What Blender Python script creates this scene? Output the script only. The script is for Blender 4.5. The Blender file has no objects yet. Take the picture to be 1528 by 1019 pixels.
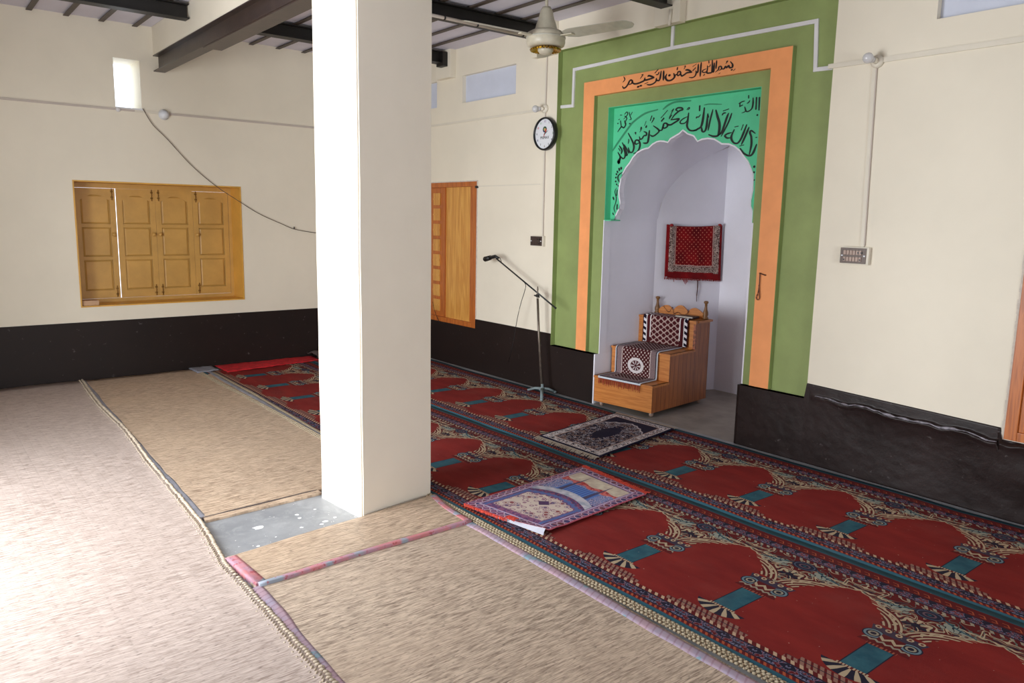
import bpy, bmesh, math, random
from mathutils import Vector, Matrix
R = math.radians
PI = math.pi
random.seed(7)

# ------------------------------------------------------------------ camera, light, exposure
F_PX, W_PX, H_PX = 1144.79, 1528, 1019
YAW, PITCH, ROLL = -0.893757, -0.159252, 0.019487
CAM = Vector((8.069, -4.704, 1.6))
scn = bpy.context.scene
_f = Vector((math.sin(YAW)*math.cos(PITCH), math.cos(YAW)*math.cos(PITCH), math.sin(PITCH)))
_r = Vector((math.cos(YAW), -math.sin(YAW), 0)); _u = _r.cross(_f)
_r2 = _r*math.cos(ROLL)+_u*math.sin(ROLL); _u2 = -_r*math.sin(ROLL)+_u*math.cos(ROLL)
cd = bpy.data.cameras.new('camera'); cam = bpy.data.objects.new('camera', cd)
scn.collection.objects.link(cam)
M = Matrix((( _r2.x,_u2.x,-_f.x,CAM.x),(_r2.y,_u2.y,-_f.y,CAM.y),(_r2.z,_u2.z,-_f.z,CAM.z),(0,0,0,1)))
cam.matrix_world = M
cd.sensor_width = 36; cd.lens = F_PX/W_PX*36; cd.clip_start = 0.05; cd.clip_end = 200
scn.camera = cam
scn.view_settings.view_transform = 'Standard'; scn.view_settings.look = 'None'
scn.view_settings.gamma = 1; scn.view_settings.use_curve_mapping = False
scn.view_settings.exposure = 0.0

wd = bpy.data.worlds.new('daylight'); scn.world = wd; wd.use_nodes = True
bg = wd.node_tree.nodes['Background']; bg.inputs[0].default_value = (0.80, 0.90, 1.0, 1); bg.inputs[1].default_value = 3.0

def area(name, loc, direction, sx, sy, power, col=(1, 1, 1), spread=180):
    l = bpy.data.lights.new(name, 'AREA'); l.shape = 'RECTANGLE'; l.size = sx; l.size_y = sy
    l.energy = power; l.color = col; l.spread = R(spread)
    o = bpy.data.objects.new(name, l); scn.collection.objects.link(o); o.location = loc
    o.rotation_euler = Vector(direction).to_track_quat('-Z', 'Y').to_euler()
    return o
# daylight through the open veranda arches of the front wall, then an added fill
area('daylight_arch_a', (3.98, -6.1, 1.35), (0, 1, -0.10), 2.5, 2.3, 228, (0.95, 0.98, 1.0), 170)
area('fill_right_b', (11.9, -3.4, 1.3), (-1, 0, 0.0), 1.9, 2.2, 80, (0.95, 0.98, 1.0), 170)  # fill lamp added to brighten right-facing surfaces, no known source there

# ------------------------------------------------------------------ pixel -> point on a real plane
def at(px, py, x=None, y=None, z=None):
    d = _r2*((px-W_PX/2)/F_PX) - _u2*((py-H_PX/2)/F_PX) + _f
    if x is not None: t = (x-CAM.x)/d.x
    elif y is not None: t = (y-CAM.y)/d.y
    else: t = (z-CAM.z)/d.z
    return CAM + d*t

# ------------------------------------------------------------------ node helpers
def lin(c):
    c = c/255.0
    return c/12.92 if c <= 0.04045 else ((c+0.055)/1.055)**2.4
def col(r, g, b): return (lin(r), lin(g), lin(b), 1)

class G:
    """small graph writer: expressions of Math nodes"""
    def __init__(s, name):
        s.m = bpy.data.materials.new(name); s.m.use_nodes = True
        s.nt = s.m.node_tree; s.b = s.nt.nodes['Principled BSDF']
        s.tc = s.nt.nodes.new('ShaderNodeTexCoord')
    def n(s, t): return s.nt.nodes.new(t)
    def l(s, a, b): s.nt.links.new(a, b)
    def xyz(s, which='Object'):
        sp = s.n('ShaderNodeSeparateXYZ'); s.l(s.tc.outputs[which], sp.inputs[0])
        return [X(s, sp.outputs[i]) for i in range(3)]
    def vec(s, x, y, z=0.0):
        c = s.n('ShaderNodeCombineXYZ')
        for i, v in enumerate((x, y, z)):
            if isinstance(v, X): s.l(v.o, c.inputs[i])
            else: c.inputs[i].default_value = v
        return c.outputs[0]
    def noise(s, v, scale=1.0, detail=2.0, rough=0.5, dist=0.0, out=0):
        t = s.n('ShaderNodeTexNoise'); s.l(v, t.inputs['Vector'])
        t.inputs['Scale'].default_value = scale; t.inputs['Detail'].default_value = detail
        t.inputs['Roughness'].default_value = rough; t.inputs['Distortion'].default_value = dist
        return X(s, t.outputs[out])
    def voro(s, v, scale=1.0, feature='F1', out='Distance', rnd=1.0):
        t = s.n('ShaderNodeTexVoronoi'); t.feature = feature; s.l(v, t.inputs['Vector'])
        t.inputs['Scale'].default_value = scale; t.inputs['Randomness'].default_value = rnd
        return X(s, t.outputs[out])
    def mix(s, fac, a, b):
        m = s.n('ShaderNodeMix'); m.data_type = 'RGBA'
        if isinstance(fac, X): s.l(fac.o, m.inputs[0])
        else: m.inputs[0].default_value = fac
        for i, v in ((6, a), (7, b)):
            if isinstance(v, (tuple, list)): m.inputs[i].default_value = v
            else: s.l(v, m.inputs[i])
        return m.outputs[2]
    def done(s, color, rough=0.6, bump=None, bstr=0.3, bdist=0.01, spec=0.5, metal=0.0, sheen=0.0):
        if isinstance(color, (tuple, list)): s.b.inputs['Base Color'].default_value = color
        else: s.l(color, s.b.inputs['Base Color'])
        if isinstance(rough, X): s.l(rough.o, s.b.inputs['Roughness'])
        else: s.b.inputs['Roughness'].default_value = rough
        s.b.inputs['Specular IOR Level'].default_value = spec
        s.b.inputs['Metallic'].default_value = metal
        if sheen: s.b.inputs['Sheen Weight'].default_value = sheen
        if bump is not None:
            bn = s.n('ShaderNodeBump'); bn.inputs['Strength'].default_value = bstr
            bn.inputs['Distance'].default_value = bdist
            s.l(bump.o, bn.inputs['Height']); s.l(bn.outputs[0], s.b.inputs['Normal'])
        return s.m

class X:
    def __init__(s, g, o): s.g = g; s.o = o
    def _m(s, op, *a, clamp=False):
        n = s.g.n('ShaderNodeMath'); n.operation = op; n.use_clamp = clamp
        for i, v in enumerate((s,)+a):
            if isinstance(v, X): s.g.l(v.o, n.inputs[i])
            else: n.inputs[i].default_value = v
        return X(s.g, n.outputs[0])
    def __add__(s, b): return s._m('ADD', b)
    __radd__ = __add__
    def __sub__(s, b): return s._m('SUBTRACT', b)
    def __rsub__(s, b): return (s*-1.0)+b
    def __mul__(s, b): return s._m('MULTIPLY', b)
    __rmul__ = __mul__
    def __truediv__(s, b): return s._m('DIVIDE', b)
    def lt(s, b): return s._m('LESS_THAN', b)
    def gt(s, b): return s._m('GREATER_THAN', b)
    def abs(s): return s._m('ABSOLUTE')
    def mod(s, b): return s._m('FLOORED_MODULO', b)
    def sin(s): return s._m('SINE')
    def cos(s): return s._m('COSINE')
    def sqrt(s): return s._m('SQRT')
    def pow(s, b): return s._m('POWER', b)
    def atan2(s, b): return s._m('ARCTAN2', b)
    def max(s, b): return s._m('MAXIMUM', b)
    def min(s, b): return s._m('MINIMUM', b)
    def floor(s): return s._m('FLOOR')
    def clamp(s): return s._m('ADD', 0.0, clamp=True)
    def band(s, a, b): return s.gt(a)*s.lt(b)
    def ss(s, a, b): return ((s-a)*(1.0/(b-a))).clamp()

def plain(name, c, rough=0.5, var=0.08, vs=6.0, bump=0.15, bs=60.0, metal=0.0, spec=0.5, stretch=(1, 1, 1), bd=0.003):
    g = G(name); x, y, z = g.xyz()
    v = g.vec(x*stretch[0], y*stretch[1], z*stretch[2])
    n = g.noise(v, vs, 4, 0.6)
    c2 = tuple(max(0, k*(1-var*2.2)) for k in c[:3])+(1,)
    c1 = tuple(min(1, k*(1+var)) for k in c[:3])+(1,)
    return g.done(g.mix(n.ss(0.3, 0.7), c2, c1), rough, g.noise(v, bs, 3, 0.6), bump, bd, spec, metal)

MT = {}
MT['splash'] = plain('white_paint_splash', col(236, 240, 240), 0.5, 0.02)
MT['cream'] = plain('cream_wall_paint', col(232, 223, 205), 0.6, 0.025, 1.4, 0.12, 30, bd=0.004)
MT['white_paint'] = plain('white_pillar_paint', col(244, 236, 222), 0.55, 0.02, 2.0, 0.12, 40)
MT['niche'] = plain('niche_whitewash', col(240, 238, 248), 0.65, 0.02, 2.5, 0.12, 25)
MT['green'] = plain('olive_green_paint', col(143, 158, 97), 0.6, 0.06, 3.5, 0.12, 30)
MT['orange'] = plain('orange_paint', col(246, 162, 102), 0.55, 0.04, 5, 0.12, 30)
MT['teal'] = plain('mint_green_paint', col(88, 205, 155), 0.55, 0.04, 4, 0.12, 30)
MT['teal_dark'] = plain('painted_dark_green_line', col(48, 140, 100), 0.6, 0.05)
MT['ink'] = plain('black_lettering_paint', col(16, 32, 30), 0.5, 0.05)
MT['ink2'] = plain('dark_brown_lettering_paint', col(36, 20, 16), 0.5, 0.05)
MT['vent'] = plain('lilac_vent_paint', col(205, 210, 226), 0.6, 0.02, 5, 0.1)
MT['ceil'] = plain('lilac_white_ceiling_paint', col(214, 210, 222), 0.7, 0.03, 3, 0.2, 20)
MT['steel'] = plain('dark_brown_painted_steel', col(58, 44, 38), 0.35, 0.15, 8, 0.2, 60)
MT['steel_black'] = plain('black_painted_steel', col(22, 18, 16), 0.5, 0.1, 8, 0.2, 60)
MT['batten'] = plain('brown_batten_paint', col(74, 62, 54), 0.5, 0.1, 8)
MT['conduit'] = plain('white_plastic_conduit', col(222, 220, 222), 0.4, 0.02)
MT['conduit_cream'] = plain('cream_painted_conduit', col(222, 214, 198), 0.5, 0.02)
MT['grey_line'] = plain('grey_conduit_paint', col(196, 184, 174), 0.6, 0.03)  # grey of the pipe, thin conduits and conduit edge strips
MT['brown_box'] = plain('brown_switch_plate', col(104, 88, 80), 0.45, 0.08, 40)
MT['dark_box'] = plain('dark_brown_switch_plate', col(66, 52, 46), 0.45, 0.08, 40)
MT['switch'] = plain('pinkish_switch_plastic', col(170, 145, 132), 0.4, 0.04)
MT['black'] = plain('black_plastic', col(22, 24, 28), 0.35, 0.05)
MT['white'] = plain('white_plastic', col(226, 228, 234), 0.35, 0.02)
MT['bulb'] = plain('frosted_bulb_glass', col(205, 204, 206), 0.15, 0.02, 4, 0.0)
MT['fan_cream'] = plain('cream_fan_enamel', col(204, 196, 176), 0.35, 0.06, 14, 0.05)
MT['fan_blade'] = plain('grey_cream_fan_blade', col(190, 186, 172), 0.4, 0.08, 12, 0.05)
MT['gold'] = plain('gold_fan_trim', col(205, 160, 40), 0.25, 0.5, 60, 0.6, 90, metal=0.8)
MT['rust'] = plain('rusty_iron', col(92, 46, 26), 0.6, 0.2, 40)
MT['mic_steel'] = plain('tarnished_steel_tube', col(120, 108, 98), 0.35, 0.15, 30, metal=0.6)
MT['mic_base'] = plain('pale_blue_grey_cast_base', col(128, 142, 145), 0.5, 0.1, 20)
MT['red_fringe'] = plain('red_fringe_yarn', col(150, 34, 34), 0.9, 0.15, 60)
MT['coral_fringe'] = plain('coral_fringe_yarn', col(226, 84, 66), 0.9, 0.15, 60)
MT['cream_fringe'] = plain('cream_fringe_yarn', col(196, 182, 166), 0.9, 0.1, 60)
MT['red_cloth'] = plain('bright_red_cloth', col(205, 30, 40), 0.85, 0.2, 20, 0.4, 120)
MT['grey_cloth'] = plain('grey_binding_cloth', col(142, 142, 152), 0.85, 0.12, 12, 0.4, 120)
MT['dark_cloth'] = plain('dark_grey_cloth', col(84, 72, 68), 0.9, 0.15, 12, 0.4, 120)
MT['underside'] = plain('white_rug_backing', col(178, 178, 190), 0.8, 0.03, 20, 0.3, 150)
MT['brass'] = plain('dull_brass', col(150, 110, 50), 0.4, 0.2, 60, metal=0.5)
MT['string'] = plain('dark_red_string', col(88, 58, 56), 0.9, 0.1)
MT['bead'] = plain('dark_red_beads', col(78, 26, 20), 0.3, 0.1)
MT['plaster_edge'] = plain('raw_plaster_edge', col(212, 202, 190), 0.8, 0.08, 30, 0.4, 80)
MT['ground'] = plain('pale_courtyard_ground', col(190, 184, 172), 0.9, 0.08, 2)
MT['carbox'] = plain('pale_cardboard', col(196, 160, 128), 0.8, 0.06, 20)
MT['cable'] = plain('grey_cable', col(98, 82, 68), 0.6, 0.1)
MT['black_cable'] = plain('black_cable', col(30, 28, 28), 0.5, 0.1)

MT['ledge_shine'] = plain('whitish_ledge_shine', col(132, 126, 136), 0.4, 0.5, 40, 0.6, 90, spec=0.6)  # pale colour for the shine along the dado ledge
def dado_mat(name, c1, c2, r1, r2, bstr, bd, sc):
    g = G(name); x, y, z = g.xyz(); v = g.vec(x, y, z)
    n = g.noise(v, 3.0, 6, 0.65)
    k = g.noise(v, 22.0, 5, 0.6)
    c = g.mix(n.ss(0.35, 0.7), c1, c2)
    c = g.mix(k.ss(0.66, 0.72)*0.35, c, col(120, 112, 112))
    h = g.noise(v, sc, 5, 0.6)
    return g.done(c, (n*(r2-r1)+r1), h, bstr, bd, 0.3)
MT['dado_left'] = dado_mat('dark_brown_dado_paint', col(27, 17, 15), col(33, 21, 18), 0.5, 0.62, 0.12, 0.004, 30)
MT['dado_right'] = dado_mat('rough_dark_brown_dado_paint', col(28, 17, 16), col(42, 29, 28), 0.34, 0.55, 0.35, 0.008, 14)

def concrete():
    g = G('grey_cement_floor'); x, y, z = g.xyz(); v = g.vec(x, y, z)
    n = g.noise(v, 2.2, 7, 0.65); k = g.noise(v, 9.0, 6, 0.7, 0.6)
    c = g.mix(n.ss(0.3, 0.7), col(126, 130, 136), col(166, 168, 172))
    c = g.mix(k.ss(0.5, 0.75)*0.5, c, col(190, 192, 196))
    s = g.noise(v, 34.0, 4, 0.7); s2 = g.noise(v, 5.0, 2, 0.5)
    c = g.mix(s.gt(0.66)*s2.gt(0.52), c, col(236, 236, 236))
    return g.done(c, n*0.3+0.3, k, 0.25, 0.006)
MT['concrete'] = concrete()
MT['niche_floor'] = plain('brownish_cement_floor', col(150, 140, 130), 0.6, 0.12, 5, 0.3, 30)

def wood(name, light, dark, ax='z', rough=0.4, ringscale=9.0, planks=0.0):
    g = G(name); x, y, z = g.xyz()
    st = {'x': (0.35, 6, 6), 'y': (6, 0.35, 6), 'z': (6, 6, 0.35)}[ax]
    v = g.vec(x*st[0], y*st[1], z*st[2])
    n = g.noise(v, ringscale*0.55, 3, 0.6, 0.6)
    fine = g.noise(v, ringscale*4, 3, 0.6)
    w = (n*26.0).sin()*0.5+0.5
    f = w*0.55+fine*0.55
    c = g.mix(f.clamp(), dark, light)
    bump = f
    if planks:
        a = {'x': y, 'y': x, 'z': y}[ax]
        p = (a.mod(planks)-planks*0.5).abs().gt(planks*0.5-0.0025)
        c = g.mix(p*0.75, c, tuple(k*0.35 for k in dark[:3])+(1,))
    return g.done(c, rough, bump, 0.15, 0.002)
MT['wood_minbar'] = wood('orange_varnished_wood', col(206, 134, 66), col(172, 98, 40), 'x')
MT['wood_minbar_side'] = wood('reddish_panelled_wood', col(176, 104, 52), col(132, 70, 32), 'z', planks=0.062)
MT['wood_turned'] = plain('turned_brown_wood', col(134, 92, 50), 0.35, 0.15, 20)
MT['wood_frame'] = wood('reddish_brown_window_wood', col(196, 112, 48), col(150, 76, 30), 'z')
MT['wood_pine'] = wood('pale_knotty_pine', col(222, 166, 84), col(188, 122, 50), 'z', ringscale=5)
MT['yellow_shutter'] = plain('yellow_ochre_shutter_paint', col(204, 158, 84), 0.45, 0.06, 5, 0.1, 30)
MT['yellow_reveal'] = plain('ochre_reveal_paint', col(220, 166, 72), 0.4, 0.06, 5, 0.1, 30)
MT['crate_red'] = plain('worn_red_edge', col(164, 92, 62), 0.5, 0.4, 40)

# straw: strands run along y
def straw(name, light, mid, dark, cover=0.5):
    g = G(name); x, y, z = g.xyz()
    wob = g.noise(g.vec(x, y), 1.6, 2, 0.5)*0.12
    xs = x+wob*0.25
    a = g.noise(g.vec(xs*88.0, y*9.0), 1.0, 3, 0.6)
    b = g.noise(g.vec(xs*200.0, y*18.0, 3.3), 1.0, 2, 0.6)
    big = g.noise(g.vec(xs*2.2, y*0.8, 5.0), 1.0, 3, 0.55)
    knot = g.noise(g.vec(xs*95.0, y*34.0, 9.0), 1.0, 1, 0.5)
    # cross threads every 5 cm
    th = ((y+wob*0.2).mod(0.05)-0.025).abs().lt(0.0035)
    f = a*0.42+b*0.58
    c = g.mix(f.ss(0.38, 0.60), dark, light)
    c = g.mix(big.ss(0.35, 0.7)*0.45, c, mid)
    c = g.mix(knot.ss(0.62, 0.74)*0.55, c, tuple(k*0.45 for k in dark[:3])+(1,))
    c = g.mix(th*0.04, c, dark)
    h = f*0.8+knot*-0.3-th*0.04
    return g.done(c, 0.55, h, 0.55, 0.006, 0.45)
MT['straw'] = straw('straw_mat_weave', col(216, 192, 168), col(198, 172, 146), col(134, 112, 94))
MT['straw_old'] = straw('worn_straw_mat_weave', col(212, 192, 172), col(192, 170, 150), col(128, 110, 96))
MT['straw_pale'] = straw('pale_straw_mat_weave', col(206, 190, 182), col(192, 176, 168), col(142, 124, 114))
MT['braid'] = plain('braided_straw_cord', col(188, 172, 152), 0.7, 0.2, 40, 0.5, 120)

def pinkbind():
    g = G('pink_patchwork_binding'); x, y, z = g.xyz(); v = g.vec(x, y, z)
    n = g.noise(v, 14, 2, 0.5); m = g.noise(v, 5, 2, 0.5, out=0)
    c = g.mix(n.ss(0.4, 0.6), col(196, 124, 128), col(176, 136, 152))
    c = g.mix(m.ss(0.55, 0.6), c, col(150, 158, 172))
    c = g.mix(g.noise(v, 40, 2, 0.5).ss(0.6, 0.66)*0.7, c, col(170, 70, 80))
    return g.done(c, 0.85, g.noise(v, 90, 2), 0.4, 0.003)
MT['pink'] = pinkbind()
def lilacbind():
    g = G('lilac_binding_cloth'); x, y, z = g.xyz(); v = g.vec(x, y, z)
    st = ((x*1.0+y*0.4).mod(0.035)-0.0175).abs().lt(0.004)
    n = g.noise(v, 7, 2, 0.5)
    c = g.mix(n.ss(0.4, 0.6), col(176, 148, 160), col(160, 150, 170))
    c = g.mix(n.gt(0.62), c, col(128, 152, 166))
    c = g.mix(st*0.5, c, col(140, 104, 122))
    return g.done(c, 0.85, g.noise(v, 90, 2), 0.4, 0.003)
MT['lilac'] = lilacbind()
def rope():
    g = G('cream_and_gold_edge_cord'); x, y, z = g.xyz()
    s = (x+y*0.8+z*0.8).mod(0.024).lt(0.009)
    n = g.noise(g.vec(x, y, z), 60, 2)
    c = g.mix(s, col(166, 152, 128), col(112, 92, 70))
    c = g.mix(n.ss(0.55, 0.7)*0.4, c, col(206, 194, 172))
    return g.done(c, 0.8, n, 0.5, 0.004)
MT['rope'] = rope()

# ---------------------------------------------------------------- patterned prayer carpet (columns every 0.5625 m)
def carpet():
    g = G('red_prayer_carpet_weave'); x, v, z = g.xyz()
    P = 0.5625
    sx = (x+P*0.5).mod(P)-P*0.5                      # signed distance from a column
    a = sx.abs()
    V = g.vec(a, v)
    fuzz = g.noise(g.vec(x, v), 260, 2, 0.6)
    red = g.mix(g.noise(g.vec(x*0.7, v*2.0), 3.0, 4, 0.6).ss(0.3, 0.7), col(112, 32, 32), col(136, 42, 38))
    cream, cream2 = col(178, 160, 134), col(150, 142, 126)
    teal, navy = col(46, 84, 98), col(36, 34, 50)
    dred, orange = col(92, 28, 30), col(160, 78, 52)
    grn = col(96, 112, 104)
    # scroll textures, mirrored about each column
    s1 = g.noise(V, 14.0, 0.0, 0.5, 0.8); s2 = g.noise(g.vec(a+0.7, v), 21.0, 0.0, 0.5, 1.0)
    l1 = (s1-0.5).abs().lt(0.030); l1b = (s1-0.63).abs().lt(0.022); l2 = (s2-0.5).abs().lt(0.045)
    scroll = g.mix((s2-0.68).gt(0.0), dred, navy)
    scroll = g.mix(l2, scroll, col(96, 104, 98)); scroll = g.mix(l1.max(l1b), scroll, cream)
    # spandrel outline, widening towards the arch crown
    t = (v-0.655)*(1/0.225)
    edge = 0.040+t.max(0.0).pow(2.2)*0.24+(v*150.0+a*60.0).sin()*0.006
    low = v.band(0.645, 0.965)*a.lt(edge); top_ = v.band(0.645, 0.965)*v.gt(0.886+(x*112.0).sin()*0.006)
    sp = low.max(top_)
    fr = v.band(0.70, 0.893)*((a-edge).abs().lt(0.0075)).max((v-0.889-(x*112.0).sin()*0.006).abs().lt(0.006)*v.gt(0.86))
    c = g.mix(sp, red, scroll)
    # feather plumes curling out of the capital
    pr = ((a-0.205).pow(2.0)+(v-0.625).pow(2.0)).sqrt()
    plume = pr.band(0.075, 0.205)*v.band(0.668, 0.83)*a.lt(edge*0.9+0.055)
    c = g.mix(plume*a.lt(0.16), c, dred)
    c = g.mix(plume*((pr+v*0.10).mod(0.022).lt(0.0095)), c, cream)
    c = g.mix(fr, c, cream)
    cr = (((a-0.165).pow(2.0)+(v-0.842).pow(2.0)).sqrt()-0.013).abs().lt(0.0055)
    c = g.mix(cr, c, cream2)
    # pale bird-wing forms beside the medallion
    wing = (((a-0.105)*0.62).pow(2.0)+(v-0.872).pow(2.0)).sqrt()
    wg = wing.lt(0.030+(s1-0.5)*0.05)*sp
    c = g.mix(wg, c, col(142, 146, 136)); c = g.mix(wg*(s2-0.5).abs().lt(0.04), c, navy)
    c = g.mix((v-(0.930-a*0.42+(a*40.0).sin()*0.006)).abs().lt(0.0045)*a.band(0.045, 0.20), c, teal)
    # medallion
    md = ((a*0.72).pow(2.0)+(v-0.905).pow(2.0)).sqrt()
    c = g.mix(md.lt(0.043), c, col(38, 40, 58)); c = g.mix((md-0.034).abs().lt(0.002), c, col(80, 90, 112))
    c = g.mix((md-0.017).abs().lt(0.003), c, col(104, 80, 90)); c = g.mix(md.lt(0.006), c, teal)
    # small flower fan under the medallion
    r2 = (a.pow(2.0)+(v-0.775).pow(2.0)).sqrt(); th = a.atan2(v-0.775)
    c = g.mix(r2.band(0.014, 0.055)*(th*7.0).cos().gt(0.15)*th.lt(1.6), c, cream); c = g.mix(r2.lt(0.018), c, navy)
    # capital: volutes, zigzag core, ring balls
    capw = 0.078+(v-0.56).abs()*0.36
    cap = v.band(0.497, 0.650)*a.lt(capw)
    core = g.mix(((v-0.565)-((a.mod(0.046)-0.023).abs()*1.1-0.012)).abs().lt(0.009), g.mix(v.gt(0.60), dred, col(60, 52, 70)), cream)
    core = g.mix(((v-0.530)+((a.mod(0.030)-0.015).abs()*0.8-0.006)).abs().lt(0.006), core, cream2)
    c = g.mix(cap, c, core)
    vo = ((a-0.072).pow(2.0)*0.9+(v-0.575).pow(2.0)).sqrt()
    c = g.mix(vo.lt(0.040)*a.gt(0.045), c, navy)
    c = g.mix((vo-0.030).abs().lt(0.0045)*a.gt(0.045), c, col(106, 128, 140)); c = g.mix((vo-0.015).abs().lt(0.004), c, cream2)
    rb = (((a+0.021).mod(0.042)-0.021).pow(2.0)+(v-0.634-a*0.10).pow(2.0)).sqrt()
    c = g.mix(rb.lt(0.014)*a.lt(0.105), c, dred); c = g.mix((rb-0.0095).abs().lt(0.0035)*a.lt(0.105), c, cream)
    c = g.mix(v.band(0.482, 0.500)*a.lt(0.058), c, g.mix((a.mod(0.014)).lt(0.006), dred, col(150, 84, 66)))
    # shaft
    sh = v.band(0.275, 0.484)*a.lt(0.050)
    shc = g.mix(g.noise(g.vec(x, v), 14, 3).ss(0.35, 0.7), col(40, 80, 96), col(56, 100, 112))
    c = g.mix(sh, c, shc); c = g.mix(v.band(0.275, 0.484)*(a-0.051).abs().lt(0.0025), c, navy)
    # base: bead rows and petals
    c = g.mix(v.band(0.262, 0.277)*a.lt(0.060), c, g.mix(a.mod(0.012).lt(0.005), cream, dred))
    rr = ((a*0.86).pow(2.0)+(v-0.300).pow(2.0)).sqrt(); an = (a*0.86).atan2(0.300-v)
    pet = rr.band(0.040, 0.106)*an.lt(1.25)*v.lt(0.264)
    pm = (an*13.5).cos()
    c = g.mix(pet, c, g.mix(pm.gt(0.05+(rr-0.08).abs()*9.0), navy, cream))
    stp = v.band(0.140, 0.166)*a.lt(0.20)
    stp = stp.max(v.band(0.166, 0.190)*a.lt(0.15))
    c = g.mix(stp*(1.0-pet), c, g.mix(((x+v*0.5).mod(0.026)).lt(0.016), dred, col(140, 104, 92)))
    c = g.mix(stp*(1.0-pet)*((v-0.166).abs().lt(0.002)), c, navy)
    # borders, bottom
    def dash(lo, hi, per, d, ca, cb): return v.band(lo, hi), g.mix(((x+v*0.6).mod(per)).lt(d), ca, cb)
    def put(c, mk): return g.mix(mk[0], c, mk[1])
    fl1 = g.noise(g.vec((x.mod(0.14)-0.07).abs(), v), 42.0, 1.5, 0.5, 1.4)
    flor = g.mix(fl1.gt(0.5), navy, dred); flor = g.mix((fl1-0.5).abs().lt(0.035), flor, col(110, 112, 140))
    flor = g.mix((fl1-0.60).abs().lt(0.02), flor, col(140, 90, 100))
    c = put(c, dash(0.118, 0.140, 0.036, 0.016, dred, col(186, 158, 132)))
    c = g.mix(v.band(-1.0, 0.118), c, dred)
    c = put(c, dash(0.033, 0.052, 0.026, 0.012, dred, orange))
    c = g.mix(v.band(0.058, 0.110), c, flor)
    c = g.mix(v.band(0.052, 0.059).max(v.band(0.108, 0.115)), c, navy)
    c = g.mix(v.lt(0.030), c, teal)
    # borders, top
    c = put(c, dash(0.955, 0.975, 0.036, 0.015, dred, cream2))
    c = g.mix(v.gt(0.975), c, dred)
    c = g.mix(v.band(0.984, 1.034), c, flor)
    c = g.mix(v.band(0.978, 0.985).max(v.band(1.033, 1.040)), c, navy)
    c = put(c, dash(1.052, 1.078, 0.044, 0.024, dred, orange))
    c = g.mix(v.band(1.056, 1.074)*((x+v*0.6).mod(0.044)).lt(0.018), c, dred)
    c = g.mix(v.gt(1.105), c, teal)
    # wear
    w = g.noise(g.vec(x, v), 2.2, 5, 0.65)
    c = g.mix(w.ss(0.5, 0.8)*0.18, c, col(120, 92, 84))
    spk = g.noise(g.vec(x, v, 7.0), 60, 1, 0.4).gt(0.80)
    c = g.mix(spk*0.6, c, col(200, 180, 160))
    return g.done(c, 0.95, fuzz, 0.35, 0.003, 0.15)
MT['carpet'] = carpet()

# rugs: UV in metres
def uv(g):
    sp = g.n('ShaderNodeSeparateXYZ'); g.l(g.tc.outputs['UV'], sp.inputs[0])
    return X(g, sp.outputs[0]), X(g, sp.outputs[1])

def navy_rug(Wd, L):
    g = G('navy_prayer_rug_weave'); u, v = uv(g)
    a = (u-Wd/2).abs(); navy, cream, brown = col(24, 20, 44), col(206, 198, 200), col(140, 112, 104)
    e = (Wd/2-a).min(v.min(L-v))
    V = g.vec(a, v)
    n1 = g.noise(V, 26, 0.0, 0.5, 1.0); n2 = g.noise(V, 20, 0.0, 0.5, 0.6)
    c = navy
    bord = g.mix((n1-0.5).abs().lt(0.05).max((n1-0.66).abs().lt(0.04)), cream, navy); bord = g.mix((n2-0.5).abs().lt(0.03), bord, brown)
    fl = g.mix((n1-0.52).abs().lt(0.045).max((n1-0.36).abs().lt(0.03)), navy, g.mix(n2.gt(0.5), col(170, 162, 170), brown))
    c2 = g.mix(e.band(0.020, 0.088), navy, bord)
    c2 = g.mix((e-0.094).abs().lt(0.006), c2, brown); c2 = g.mix((e-0.024).abs().lt(0.004), c2, cream); c2 = g.mix((e-0.083).abs().lt(0.003), c2, cream)
    # prayer arch field
    arch = 0.86-(a*3.0).pow(1.7)*0.30+(a*46.0).sin().abs()*-0.015
    inner = e.gt(0.100)
    field = inner*v.lt(arch)
    dd = ((a*1.55).pow(2.0)+((v-0.50)*0.72).pow(2.0)).sqrt()
    fc = g.mix(dd.gt(0.10+n1*0.07), navy, fl)
    c2 = g.mix(field, c2, fc)
    c2 = g.mix(inner*(v-arch).abs().lt(0.011), c2, col(176, 168, 172))
    return g.done(c2, 0.9, g.noise(g.vec(u, v), 300, 2), 0.35, 0.002, 0.2)

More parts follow.
